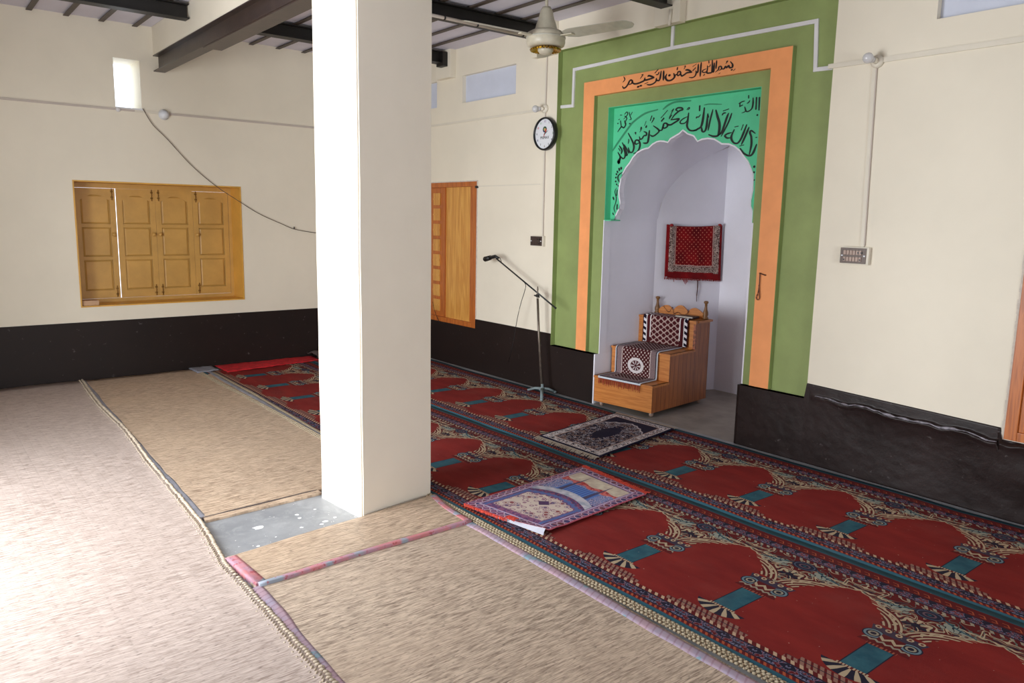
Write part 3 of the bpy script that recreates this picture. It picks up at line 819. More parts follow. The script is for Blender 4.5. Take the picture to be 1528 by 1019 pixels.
for p in arcv:
    q = Vector((CX, 0, 1.75)); d = (q-p); d.y = 0; d = d.normalized()*0.004; cur = [mb.bm.verts.new((p.x+d.x, SY-0.001, p.z+d.z)), mb.bm.verts.new((p.x+d.x, SY+0.055, p.z+d.z))]
    if prev: mb.bm.faces.new([prev[0], cur[0], cur[1], prev[1]])
    prev = cur
mb.build('arch_soffit', 'niche', mi, recalc=False)
mb = MB(); mb.box((TX0, GY+0.002, 1.594), (arc[0][0]+0.02, SY+0.05, 1.604)); mb.build('arch_foot', 'teal', mi)

# painted writing: brush strokes on the real planes
def strokes(data, ox, oy, sc, y, mb, wk=1.0):
    for w, s in data:
        P = [tuple(float(k) for k in q.split(',')) for q in s.split()]
        P3 = [at(ox+p[0]/sc, oy+p[1]/sc, y=y) for p in P]
        P3 = smoothpts(P3, 5) if len(P3) > 2 else P3
        wid = w/sc*wk; pc = at(ox+P[0][0]/sc, oy+P[0][1]/sc, y=y)
        wm = wid*(pc-CAM).length/F_PX*0.5*1.35
        L, Rr = [], []; n = len(P3)
        for i, p in enumerate(P3):
            t = P3[min(i+1, n-1)]-P3[max(i-1, 0)]; t.y = 0
            if t.length < 1e-8: t = Vector((1, 0, 0))
            t.normalize(); nn = Vector((-t.z, 0, t.x))
            e = i/(n-1) if n > 1 else 0.5
            k = wm*(0.55+0.45*min(1, min(e, 1-e)*6)) if n > 2 else wm
            # broad-nib feel
            k *= 0.93/math.sqrt((nn.x*0.60)**2+nn.z**2)
            # keep legible from the side: equal width on the wall
            L.append(mb.bm.verts.new(p+nn*k)); Rr.append(mb.bm.verts.new(p-nn*k))
        for i in range(n-1):
            mb.bm.faces.new([L[i], L[i+1], Rr[i+1], Rr[i]])
        for cidx in (0, n-1):
            a = P3[cidx]; vs = [mb.bm.verts.new(a+Vector((math.cos(q)*wm*0.62, 0, math.sin(q)*wm*0.62))) for q in [2*PI*h/8 for h in range(8)]]
            mb.bm.faces.new(vs)
S1 = [(28,"150,575 180,620 240,590 290,520 330,440 370,415 400,450 380,500 320,530"),(30,"390,470 450,510 540,500 640,460 700,425 720,360"),(30,"700,420 770,410 850,385 950,355"),(32,"790,320 830,305 950,345"),(32,"525,590 570,580"),(28,"590,562 640,555"),(16,"160,470 210,400 180,330"),(16,"600,380 650,310 672,275 630,285"),(12,"710,510 800,475"),(26,"770,530 850,535 940,500 1000,440 1010,370"),(26,"1010,410 1060,430 1100,380 1130,190"),(26,"1195,180 1190,300 1185,420"),(20,"1000,280 1050,270 1080,210"),(16,"970,240 1060,140"),(30,"1270,270 1240,350 1280,420 1350,428 1420,395 1470,330 1450,250"),(36,"1320,300 1360,290"),(24,"1470,300 1540,262")]
S2 = [(26,"0,610 30,640 90,600 80,540 30,550 20,600"),(30,"90,600 130,650 200,610 260,570 370,560"),(32,"220,500 290,500 380,555"),(14,"180,480 220,400 185,410"),(18,"5,500 20,430"),(10,"400,415 500,345"),(18,"400,520 480,440"),(22,"310,690 400,690 460,650 490,570 480,520"),(24,"490,550 530,550 545,350"),(24,"620,310 600,500 590,660"),(20,"740,470 660,510 650,550 720,560 770,500 775,390"),(26,"770,500 760,570 830,575 890,530 900,250"),(26,"900,520 930,540 950,320"),(20,"1010,260 1000,360 990,470"),(14,"790,420 830,410 850,360"),(14,"810,260 815,330"),(16,"670,640 710,610"),(22,"980,550 1050,490 1070,420 1120,410 1130,470 1070,510"),(28,"1120,470 1190,470 1230,410 1260,440 1310,390 1340,440 1400,430 1410,360 1360,290"),(26,"1370,500 1410,490"),(12,"1430,520 1480,470"),(16,"1240,340 1290,270 1250,290"),(10,"1060,600 1100,570")]
S3 = [(24,"175,690 225,790 195,920 178,880 235,790"),(14,"190,600 225,660"),(24,"205,545 262,640 245,720"),(24,"225,770 285,825 325,790 330,700 290,590"),(24,"325,745 372,750 350,660 270,480"),(18,"310,520 370,620 415,715"),(26,"400,275 500,470 522,580 490,680 430,680 400,590"),(14,"405,400 412,430 400,500"),(26,"650,470 580,510 545,490 560,430 620,430 655,500 640,600 590,680 515,715"),(24,"640,350 660,400 700,390 740,330 790,320 790,260 740,240"),(20,"620,450 660,390"),(26,"545,265 568,262"),(10,"562,270 562,300"),(12,"660,200 680,140 690,180 650,250"),(28,"860,215 840,380 820,470 780,490 725,485"),(24,"780,150 800,110"),(8,"790,10 750,110")]
S4 = [(26,"150,750 200,775 270,740 340,650 220,550"),(26,"340,650 400,640 430,560 450,500 510,500 520,560 460,600 430,580"),(28,"510,510 580,530 660,490 780,400 600,420"),(26,"600,420 680,310 790,220 850,200 830,160 750,160 710,200 750,230"),(24,"390,450 450,380"),(12,"380,380 530,210"),(16,"560,400 620,310"),(12,"600,240 660,180 640,220 560,370"),(14,"150,440 185,330"),(18,"180,480 230,390 210,380"),(20,"960,350 860,400 800,460 820,500 900,490 950,430"),(26,"985,270 960,450 950,560 1000,640 1080,655 1165,640"),(14,"940,200 990,150 1000,175 960,205")]
S5 = [(30,"290,720 340,715 380,690 450,640 490,500 525,230"),(28,"460,650 480,740 530,740 570,640 600,360"),(14,"600,380 620,440"),(22,"710,270 650,500 605,720"),(32,"620,815 720,850 820,830 850,700 850,560 810,420 775,280"),(28,"830,830 900,760 960,600 1010,450 1050,350"),(22,"1120,350 1040,560 890,850"),(18,"350,460 360,430 400,430 440,380"),(18,"425,180 420,300"),(22,"910,390 940,350 990,340"),(14,"930,300 1060,255")]
S6 = [(19,"215,590 150,610 120,640 150,670 200,670"),(20,"260,545 215,660 250,740 310,750 360,690 400,600 450,470"),(19,"485,510 430,640 370,770"),(21,"350,830 400,900 480,940 540,910 600,770"),(18,"490,920 520,780 520,660 500,590 520,560 580,600"),(9,"265,505 325,490"),(8,"365,555 400,465"),(9,"340,795 410,775"),(10,"585,665 610,660"),(10,"375,290 430,265 420,200"),(14,"420,200 450,270 520,235 545,160 548,60"),(12,"590,240 600,50"),(14,"640,250 645,50"),(22,"605,325 618,320"),(12,"455,145 480,130 500,100"),(9,"480,20 480,70"),(12,"330,150 380,120 420,110"),(12,"340,195 390,170"),(9,"350,130 345,190")]
S7 = [(12,"355,650 400,590 430,600 455,560 440,510"),(8,"400,590 390,510"),(9,"440,540 470,480 440,450"),(9,"430,490 480,430 470,400 440,430"),(8,"500,400 510,450 525,490 500,500"),(6,"540,400 520,440"),(12,"500,550 515,545"),(7,"385,440 410,440"),(7,"365,500 380,490"),(10,"355,540 358,550")]
S8 = [(14,"335,175 285,220 275,270 295,320"),(18,"325,95 325,130"),(16,"290,110 300,150"),(16,"262,155 275,180"),(18,"247,195 260,210"),(22,"240,250 248,258"),(20,"235,310 248,315"),(16,"252,350 262,365"),(14,"275,375 285,385"),(9,"255,410 230,470 250,560 240,640 215,720 235,790"),(10,"265,440 255,530"),(16,"200,550 215,590"),(12,"265,660 260,740"),(12,"195,790 210,820"),(26,"290,0 290,40")]
mb = MB(); strokes(S1, 920, 95, 16.98, F0-0.0015, mb, 1.05); strokes(S2, 1010, 75, 16.98, F0-0.0015, mb, 1.0)
mb.build('frame_inscription', 'ink2', ft, recalc=False)
mb = MB(); yy = SY-0.0015
strokes(S3, 910, 180, 14.56, yy, mb); strokes(S4, 960, 150, 14.56, yy, mb); strokes(S5, 1015, 145, 14.56, yy, mb)
strokes(S6[:9], 1070, 140, 10.19, yy, mb); mb.build('arch_inscription', 'ink', spn, recalc=False)
mb = MB(); strokes(S6[9:], 1070, 140, 10.19, yy, mb); mb.build('corner_inscription', 'ink', spn, recalc=False)
mb = MB(); strokes(S7, 880, 120, 8.494, yy, mb); mb.build('corner_inscription', 'ink', spn, recalc=False)
mb = MB(); strokes(S8, 895, 240, 10.19, yy, mb); mb.build('painted_flower', 'ink', spn, kind='stuff', recalc=False)
mb = MB()
strokes([(14,"1090,590 1091,602"),(12,"1087,630 1089,640"),(10,"1090,685 1090,692")], 890, 120, 4.631, yy, mb, 0.6)
mb.build('painted_flower', 'ink', spn, kind='stuff', recalc=False)
mb = MB(); strokes([(20,"285,900 330,830 420,700 500,590 560,520 700,420 860,370"),(20,"930,365 1000,310 1100,270 1280,258")], 880, 120, 8.494, SY-0.0008, mb, 0.9)
strokes([(26,"520,170 640,150 900,155")], 1015, 145, 14.56, SY-0.0008, mb, 0.7)
mb.build('painted_arc', 'teal_dark', spn, recalc=False)

# ------------------------------------------------------------------ pillar
pA, pB, pC = at(479.5, 742, z=0), at(541, 775, z=0), at(643.5, 741, z=0)
pD = pA+(pC-pB); ang = 0.0
mb = MB(); base = [(p.x, p.y, 0.0) for p in (pA, pB, pC, pD)]
mb.prism(base, (0, 0, 2.895))
es = [e for e in mb.bm.edges if abs(e.verts[0].co.z-e.verts[1].co.z) > 1]
bmesh.ops.bevel(mb.bm, geom=es, offset=0.008, segments=2, affect='EDGES')
# a little hand-plastered waviness
bmesh.ops.subdivide_edges(mb.bm, edges=[e for e in mb.bm.edges if abs(e.verts[0].co.z-e.verts[1].co.z) > 1], cuts=14)
for v in mb.bm.verts:
    if 0.05 < v.co.z < 2.85:
        v.co.x += 0.004*_N.noise(Vector((v.co.z*1.7, v.co.x*3, 0))); v.co.y += 0.004*_N.noise(Vector((v.co.z*1.7, 9+v.co.y*3, 5)))
c = (pA+pC)/2
one(mb, 'pillar', 'white_paint', 'square white painted pillar standing in the middle of the hall', 'pillar', (c.x, c.y, 0))

# ------------------------------------------------------------------ steel beams
def ibeam(mb, a, b_, h, w, tf=0.009, tw=0.007):
    """a,b_: bottom centre points along the beam"""
    a, b_ = Vector(a), Vector(b_); d = (b_-a).normalized(); s = Vector((-d.y, d.x, 0))
    def slab(s0, s1, z0, z1):
        mb.prism([a+s*s0+Vector((0, 0, z0)), a+s*s1+Vector((0, 0, z0)), a+s*s1+Vector((0, 0, z1)), a+s*s0+Vector((0, 0, z1))], b_-a)
    slab(-w/2, w/2, 0, tf); slab(-tw/2, tw/2, tf, h-tf); slab(-w/2, w/2, h-tf, h)
t = thing('steel_beam', 'long dark brown steel beam carried by the pillar under the masonry band', 'beam', (0.02, -2.60, 2.90))
mb = MB(); ibeam(mb, (0.03, -2.60, 2.903), (XR, -2.60, 2.903), 0.147, 0.10); mb.build('profile', 'steel', t)
mb = MB(); mb.box((1.50, -2.645, 2.893), (XR, -2.50, 2.903)); mb.build('flange_plate', 'steel', t)
for (x, y0, y1, lab) in ((1.08, -0.03, -2.54, 'dark steel girder behind the pillar ending on the bearing pad above the far window'),
                        (2.62, -0.03, -2.54, 'dark steel girder over the far end of the hall with a grey pipe along it'),
                        (4.06, -0.03, -2.54, 'dark steel girder ending on the bearing pad above the green surround'),
                        (1.14, -2.65, YF+0.01, 'dark steel girder at top left ending at the masonry band'),
                        (2.62, -2.65, YF+0.01, 'dark steel girder of the near bay, above the frame')):
    mb = MB(); ibeam(mb, (x, y0, 3.168), (x, y1, 3.168), 0.118, 0.11)
    o = one(mb, 'steel_girder', 'steel_black', lab, 'girder', (x, y0, 3.168), group='steel girders under the ceiling')
mb = MB(); mb.prism([(1.03, -0.06, 3.14), (1.15, -0.06, 3.14), (1.15, -0.13, 3.14), (1.03, -0.13, 3.14)], (0, 0, 0.14))
one(mb, 'bearing_plate', 'steel_black', 'torn black steel plate at the girder end beside the pillar', 'plate', (1.08, -0.1, 3.14))
# pipe with clamps along the second girder
pa, pb_ = at(651, 24, x=2.70), at(789, 54, x=2.70)
t = thing('ceiling_pipe', 'thin grey pipe clipped along the dark girder left of the fan', 'pipe', pb_)
ext = pa+(pa-pb_)*0.9
MB().tube([ext, pb_], 0.013, 10).build('pipe', 'grey_line', t)
for k in (0.08, 0.42, 0.93):
    p = pa.lerp(pb_, k); MB().tube([p+Vector((0, -0.006, 0)), p+Vector((0, 0.006, 0))], 0.017, 10).build('clamp', 'steel_black', t)

# ------------------------------------------------------------------ ceiling fan
fc = at(814.5, 58, z=2.93)
t = thing('ceiling_fan', 'cream ceiling fan with gold trim hanging before the right wall', 'fan', fc)
MB().tube([fc+Vector((0, 0, 0.10)), (fc.x, fc.y, ZC-0.03)], 0.011, 10).build('rod', 'fan_cream', t)
mb = MB(); mb.lathe([(0.03, 0.225), (0.045, 0.20), (0.060, 0.14), (0.075, 0.10), (0.085, 0.065), (0.09, 0.055)], fc, n=24); mb.build('bell_cover', 'fan_cream', t)
mb = MB(); mb.lathe([(0.0, 0.06), (0.11, 0.055), (0.138, 0.04), (0.145, 0.015), (0.146, -0.03), (0.138, -0.052), (0.118, -0.062), (0.10, -0.062)], fc, n=36); mot = mb.build('motor', 'fan_cream', t)
mb = MB(); mb.lathe([(0.146, 0.012), (0.1485, 0.009), (0.1485, 0.002), (0.146, -0.001)], fc, n=36); mb.build('band', 'fan_blade', mot)
mb = MB()
for k in range(30):
    a = 2*PI*k/30; m = Matrix.Translation(fc+Vector((0.092*math.cos(a), 0.092*math.sin(a), -0.070))) @ Matrix.Rotation(a, 4, 'Z') @ Matrix.Rotation(0.5, 4, 'Y')
    mb.box((-0.030, -0.008, -0.006), (0.028, 0.008, 0.006), 0, m)
mb.build('gold_ring', 'gold', t, kind='stuff')
mb = MB(); mb.lathe([(0.060, -0.06), (0.058, -0.088), (0.045, -0.104), (0.02, -0.112), (0, -0.114)], fc, n=24); mb.build('bottom_cap', 'fan_cream', t)
def blade(deg, droop=0.0):
    a = R(deg); mb = MB(); bm = mb.bm; n = 22; up = []; dn = []
    ex = Vector((math.cos(a), math.sin(a), -droop)); ey = Vector((-math.sin(a), math.cos(a), 0)); ez = ex.cross(ey)
    for i in range(n+1):
        s = i/n; r = 0.17+0.57*s
        w = 0.072-0.012*s
        if s > 0.88: w *= math.sqrt(max(0.0, 1-((s-0.88)/0.125)**2))
        if s < 0.12: w *= 0.6+0.4*s/0.12
        pit = 0.22
        for sg, lst in ((1, up), (-1, dn)):
            p = fc+ex*r+ey*(sg*w)+ez*(sg*w*pit*-1)+Vector((0, 0, 0.012))
            lst.append((bm.verts.new(p), bm.verts.new(p+ez*0.003)))
        
    for i in range(n):
        bm.faces.new([up[i][1], up[i+1][1], dn[i+1][1], dn[i][1]]); bm.faces.new([dn[i][0], dn[i+1][0], up[i+1][0], up[i][0]])
        bm.faces.new([up[i][0], up[i+1][0], up[i+1][1], up[i][1]]); bm.faces.new([dn[i][1], dn[i+1][1], dn[i+1][0], dn[i][0]])
    bm.faces.new([up[0][0], up[0][1], dn[0][1], dn[0][0]])
    o = mb.build('blade', 'fan_blade', t)
    mb = MB(); m = Matrix.Translation(fc+ex*0.175+Vector((0, 0, 0.006))) @ Matrix.Rotation(a, 4, 'Z'); mb.box((-0.05, -0.022, -0.004), (0.07, 0.022, 0.004), 0.002, m); mb.build('blade_arm', 'fan_cream', o)
blade(13); blade(-92 if False else 268); blade(140)

# ------------------------------------------------------------------ windows
def panel_raised(mb, x0, x1, z0, z1, y, arch=0.0, axis='x', d=0.008):
    """raised panel outline; axis 'x': in plane x (u=y), faces +x ; 'y': in plane y faces -y"""
    def P(u, z, off): return (y+off, u, z) if axis == 'x' else (u, y-off, z)
    top = [(x0+(x1-x0)*k/8, z1-arch+arch*math.sin(PI*k/8)) for k in range(9)] if arch else [(x0, z1), (x1, z1)]
    pts = [(x1, z0), (x0, z0)]+top
    cx, cz = (x0+x1)/2, (z0+z1)/2
    inn = [(cx+(p[0]-cx)*0.84, cz+(p[1]-cz)*0.88) for p in pts]
    A = [mb.bm.verts.new(P(p[0], p[1], 0.0)) for p in pts]; Bv = [mb.bm.verts.new(P(p[0], p[1], -d*0.9)) for p in pts]
    Cv = [mb.bm.verts.new(P(p[0], p[1], d*0.4)) for p in inn]
    n = len(pts)
    for i in range(n):
        j = (i+1) % n
        mb.bm.faces.new([A[i], A[j], Bv[j], Bv[i]]); mb.bm.faces.new([Bv[i], Bv[j], Cv[j], Cv[i]])
    mb.bm.faces.new(Cv)
win = thing('window_1', 'x', 'x', (-0.2, -2.62, WA[2]))
for k in ('label', 'category'): del win[k]
win['kind'] = 'structure'; win['label'] = 'recessed window in the left wall closed by four ochre panelled shutter leaves'
y0, y1, z0, z1 = WA; XL = -0.275
mb = MB(); T = 0.012
mb.box((-0.36, y1-T, z0), (0.006, y1, z1)); mb.box((-0.36, y0, z0), (0.006, y0+T, z1)); mb.box((-0.36, y0+T, z1-T), (0.004, y1-T, z1)); mb.box((-0.36, y0+T, z0), (0.004, y1-T, z0+T))
mb.build('reveal_lining', 'yellow_reveal', win)
mb = MB(); fx0, fx1 = XL-0.05, XL
mb.box((fx0, y0+T+0.03, z1-T-0.045), (fx1-0.001, y1-T-0.03, z1-T)); mb.box((fx0, y0+T+0.03, z0+T), (fx1-0.001, y1-T-0.03, z0+T+0.035)); mb.box((fx0, y0+T, z0+T), (fx1, y0+T+0.03, z1-T)); mb.box((fx0, y1-T-0.03, z0+T), (fx1, y1-T, z1-T))
mb.build('window_frame', 'yellow_shutter', win)
YL = y0+T+0.032; YR = y1-T-0.032; lw = (YR-YL)/4; zb, zt = z0+T+0.038, z1-T-0.048
gaps = {0: 0.004, 1: 0.0075, 2: 0.0, 3: 0.0015}
for k in range(4):
    a = YL+lw*k+(0.0075 if k == 1 else 0.0008); b2 = YL+lw*(k+1)-0.0008
    ztk = zt+(0.0010, 0.0020, 0.003, 0.0014)[k]
    mb = MB(); st = 0.052; x0_, x1_ = XL-0.032, XL-0.002
    mb.box((x0_, a, zb), (x1_, a+st, ztk), 0.002); mb.box((x0_, b2-st, zb), (x1_, b2, ztk), 0.002)
    rails = [zb, zb+0.075, zb+0.375, zb+0.405, zb+0.69, zb+0.72, ztk-0.06, ztk]
    for r0, r1 in ((rails[0], rails[1]), (rails[2], rails[3]), (rails[4], rails[5]), (rails[6], rails[7])): mb.box((x0_, a+st-0.002, r0), (x1_, b2-st+0.002, r1), 0.002)
    leaf = mb.build('shutter_leaf', 'yellow_shutter', win)
    for q, (p0, p1) in enumerate(((rails[1], rails[2]), (rails[3], rails[4]), (rails[5], rails[6]))):
        mb = MB(); mb.box((x0_+0.006, a+st-0.004, p0-0.004), (x0_+0.014, b2-st+0.004, p1+0.004))
        panel_raised(mb, a+st, b2-st, p0, p1, x1_-0.010, 0.0, 'x', 0.010)
        if q == 2:
            # arched spandrels above the top panel
            n = 8
            for sgn in (0, 1):
                u0 = a+st if sgn == 0 else b2-st; um = (a+b2)/2
                pts = [(x1_-0.012, u0, p1)]+[(x1_-0.012, u0+(um-u0)*h/n, p1-0.055*(1-math.sin(PI/2*h/n))) for h in range(n)]+[(x1_-0.012, um, p1)]
                mb.prism(pts, (0.011, 0, 0))
        mb.build('panel', 'yellow_shutter', leaf)
    # latch bolts and a knob
    hy = b2-0.03 if k in (0, 1) else a+0.03
    for zz in (zb+0.01, ztk-0.11):
        mb = MB(); mb.tube([(XL+0.006, hy, zz), (XL+0.006, hy, zz+0.11)], 0.004, 6); mb.box((XL-0.002, hy-0.012, zz+0.02), (XL+0.004, hy+0.012, zz+0.035)); mb.box((XL-0.002, hy-0.012, zz+0.075), (XL+0.004, hy+0.012, zz+0.09)); mb.tube([(XL+0.006, hy, zz+0.055), (XL+0.022, hy, zz+0.055)], 0.004, 6)
        mb.build('bolt', 'brass', leaf)
    mb = MB(); mb.lathe([(0.010, 0), (0.009, 0.012), (0.019, 0.02), (0.019, 0.028), (0.0, 0.034)], (XL-0.002, hy, (zb+ztk)/2+0.09), 'x', 14); mb.build('knob', 'yellow_shutter', leaf)
mb = MB(); mb.box((-0.13, -3.37, z0+T), (-0.03, -3.23, z0+T+0.045), 0.003); one(mb, 'small_box', 'carbox', 'small pale carton lying on the left end of the shutter window sill', 'box', (-0.09, -3.28, z0+T))

def right_window(name, Wn, lab, full):
    w = thing(name, 'x', 'x', ((Wn[0]+Wn[1])/2, 0.0, Wn[2]))
    del w['label']; del w['category']; w['kind'] = 'structure'; w['label'] = lab
    a, b2, z0, z1 = Wn; fw = 0.062
    mb = MB()
    mb.box((a, -0.012, z0), (a+fw, 0.09, z1), 0.003); mb.box((b2-fw, -0.012, z0), (b2, 0.09, z1), 0.003); mb.box((a+fw+0.0005, -0.0115, z1-fw*0.8), (b2-fw-0.0005, 0.09, z1), 0.003); mb.box((a+fw+0.0005, -0.0115, z0), (b2-fw-0.0005, 0.09, z0+fw*0.8), 0.003)
    mb.build('window_frame', 'wood_frame', w)
    MB().box((a, 0.10, z0), (b2, 0.29, z1)).build('backing', 'wood_frame', w)
    # inner moulding
    i0, i1, j0, j1 = a+fw, b2-fw, z0+fw*0.8, z1-fw*0.8
    mid = i1-0.545
    if full:
        MB().box((mid, 0.02, j0), (i1, 0.045, j1), 0.003).build('pine_panel', 'wood_pine', w)
        mb = MB(); mb.box((i1-0.055, 0.0, j0), (i1, 0.03, j1), 0.004); mb.box((mid-0.01, 0.005, j0), (mid+0.012, 0.04, j1), 0.004); mb.build('moulding', 'wood_frame', w)
        leaf = MB().box((i0, 0.025, j0), (mid-0.01, 0.05, j1), 0.003).build('shutter_leaf', 'wood_frame', w)
        n = 8; hh = (j1-j0-0.08)/n
        for c0, c1 in ((mid-0.235, mid-0.105), (i0+0.05, i0+0.15)):
            for k in range(n):
                zz = j0+0.04+hh*k; mb = MB(); mb.box((c0, 0.012, zz+0.018), (c1, 0.03, zz+hh-0.018), 0.006); mb.prism([(c0, 0.008, zz+hh*0.45), (c1, 0.008, zz+hh*0.45), (c1, 0.008, zz+hh*0.55), (c0, 0.008, zz+hh*0.55)], (0, 0.01, 0))
                mb.build('carved_panel', 'wood_pine', leaf)
    else:
        mb = MB(); mb.box((i0, 0.0, j0), (i0+0.03, 0.05, j1), 0.003); mb.box((i0+0.031, 0.001, j0), (i1, 0.05, j0+0.03), 0.003); mb.build('moulding', 'wood_frame', w)
        MB().box((i0+0.02, 0.03, j0), (i1, 0.06, j1)).build('shutter_leaf', 'wood_pine', w)
    mb = MB()       # ragged raw plaster around the frame
    pts = []
    for k in range(40):
        z = z0-0.02+(z1-z0+0.03)*k/39; pts.append(z)
    side = b2 if full else a; sg = 1 if full else -1
    for k in range(39):
        wdt = 0.012+0.010*abs(_N.noise(Vector((pts[k]*9, 3, 1))))
        mb.box((min(side, side+sg*wdt), -0.005, pts[k]), (max(side, side+sg*wdt), 0.0, pts[k+1]))
    mb.box((a, -0.005, z0-0.016), (b2+0.01, 0.0, z0)); mb.box((a, -0.005, z1), (b2+0.01, 0.0, z1+0.012)); mb.build('plaster_edge', 'plaster_edge', w)
right_window('window_2', W2, 'orange-brown wooden window with pale pine panel beside the pillar', True)
right_window('window_3', W3, 'orange-brown wooden window frame cut off at the right edge', False)

# ------------------------------------------------------------------ electrics
def flat(mb, a, b_, w, d, y):
    """flat conduit on plane y between two points"""
    a = Vector((a[0], 0, a[1])); b_ = Vector((b_[0], 0, b_[1])); t = (b_-a).normalized(); n = Vector((-t.z, 0, t.x))
    a = a-t*w*0.5; b_ = b_+t*w*0.5
    mb.prism([(p.x, y-d, p.z) for p in (a+n*w/2, b_+n*w/2, b_-n*w/2, a-n*w/2)], (0, d, 0))
def conduit(name, pts, w, d, y, mat, label):
    mb = MB()
    for p, q in zip(pts[:-1], pts[1:]): flat(mb, p, q, w, d, y)
    return one(mb, name, mat, label, 'conduit', (pts[0][0], y, pts[0][1]), group='cable conduits on the walls')
conduit('conduit', [(0.0, 2.578), (2.66, 2.578)], 0.022, 0.010, 0.0, 'conduit_cream', 'cream painted conduit running level behind the pillar to the clock')
conduit('conduit', [(5.67, 2.575), (XR, 2.575)], 0.030, 0.012, 0.0, 'conduit_cream', 'cream painted conduit running right from the bulb by the green surround')
conduit('conduit', [(5.37, 2.582), (5.62, 2.580)], 0.028, 0.012, 0.0, 'conduit_cream', 'short cream conduit between the green surround and the bulb')
gp = [at(a, b_, y=GY-0.006) for a, b_ in ((828,160.5),(855,158),(857,104),(1004,71.5),(1219,31.5),(1217,104),(1243,101))]
t = thing('conduit', 'white plastic conduit stepped over the green surround above the orange frame', 'conduit', (4.1, GY, 2.6), group='cable conduits on the walls')
mb = MB(); q = [(p.x, p.z) for p in gp]
for i in range(len(q)-1): flat(mb, q[i], q[i+1], 0.026, 0.012+0.0006*(i % 2), GY)
mb.build('run', 'conduit', t)
a, b_ = at(1004, 71, y=GY), at(1004, 41, y=GY); mb = MB(); flat(mb, (a.x, a.z), (a.x, GZ1), 0.026, 0.0135, GY); mb.build('branch', 'conduit', t)
p = at(998.5, 38, y=-0.08); q2 = at(1001, 14, y=-0.08); mb = MB(); mb.tube([p, q2], 0.012, 8); one(mb, 'conduit', 'conduit_cream', 'short round conduit dropping from the girder end onto the green surround', 'conduit', p, group='cable conduits on the walls')
def vline(pt, pb2, lab, w=0.016):
    a = at(*pt, y=-0.006); c = at(*pb2, y=-0.006)
    t = thing('conduit', lab, 'conduit', c, group='cable conduits on the walls')
    mb = MB(); flat(mb, (a.x, a.z), (c.x, c.z), w, 0.010, 0.0); mb.build('run', 'conduit_cream', t)
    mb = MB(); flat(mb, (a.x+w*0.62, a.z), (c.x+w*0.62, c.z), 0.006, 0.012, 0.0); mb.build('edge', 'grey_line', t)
vline((1305.5, 97), (1287, 366), 'vertical conduit dropping from the right bulb to the right switchboard', 0.022)
vline((816, 84), (813, 176), 'vertical conduit above the wall clock')
vline((812.5, 222), (809.5, 352), 'vertical conduit from the clock down to the dark switchboard')
a, c = at(714, 286, y=0), at(806, 284, y=0)
conduit('conduit', [(a.x, 1.915), (c.x, 1.915)], 0.012, 0.004, 0.0, 'conduit_cream', 'faint painted-over cable line right of the far window')
mb = MB(); p = at(804, 83, y=-0.02); mb.box((p.x-0.05, -0.04, p.z-0.01), (p.x+0.06, 0.0, p.z+0.01), 0.003); mb.box((p.x+0.02, -0.05, p.z), (p.x+0.05, 0.0, p.z+0.09), 0.003); one(mb, 'junction_box', 'conduit_cream', 'small cream bracket box on the wall under the fan', 'box', p)
# left wall line
mb = MB(); mb.box((0.0, YF, 2.520), (0.010, -2.83, 2.540)); one(mb, 'conduit', 'grey_line', 'thin grey conduit along the left wall left of the bulb holder', 'conduit', (0, -3, 2.53), group='cable conduits on the walls')
mb = MB(); mb.box((0.0, -2.56, 2.520), (0.010, 0.0, 2.540)); one(mb, 'conduit', 'grey_line', 'thin grey conduit along the left wall right of the bulb holder', 'conduit', (0, -1.5, 2.53), group='cable conduits on the walls')
mb = MB(); mb.box((0.0, -2.83, 2.518), (0.010, -2.56, 2.542)); one(mb, 'conduit', 'conduit_cream', 'pale conduit piece beneath the small bright opening', 'conduit', (0, -2.7, 2.53), group='cable conduits on the walls')
mb = MB(); p = at(245, 171, x=0.03); mb.lathe([(0.045, -0.03), (0.05, -0.01), (0.035, 0.01), (0.03, 0.03), (0.0, 0.035)], (0.03, p.y, p.z), 'x', 16); one(mb, 'bulb_holder', 'white', 'white round bulb holder on the left wall beside the bright opening', 'holder', (0, p.y, p.z))
mb = MB(); p = at(176, 160, x=0.01); mb.ball((0.012, p.y, p.z-0.02), 0.022, 2); one(mb, 'cable_clip', 'conduit', 'small white clip at the lower left of the bright opening', 'clip', (0, p.y, p.z))
def bulb(px, py, bx, by2, lab, hx, hy):
    c = at(px, py, y=-0.10); h = at(hx, hy, y=-0.02)
    t = thing('light_bulb', lab, 'bulb', h, group='bulbs on the conduits')
    d = (c-h).normalized()
    mb = MB(); mb.ball(c, 0.031, 3); mb.tube([c-d*0.02, c-d*0.055], [0.024, 0.013], 12); mb.build('globe', 'bulb', t)
    mb = MB(); mb.tube([c-d*0.05, h], 0.017, 10); mb.lathe([(0.038, -0.0), (0.038, -0.018), (0.022, -0.026)], (h.x, 0.0, h.z), 'y', 16); mb.build('socket', 'conduit_cream', t)
bulb(1295.5, 86.5, 0, 0, 'round clear bulb on the wall right of the green surround', 1308, 91.5)
bulb(799, 162.5, 0, 0, 'round clear bulb on the wall just above the clock', 812, 162)
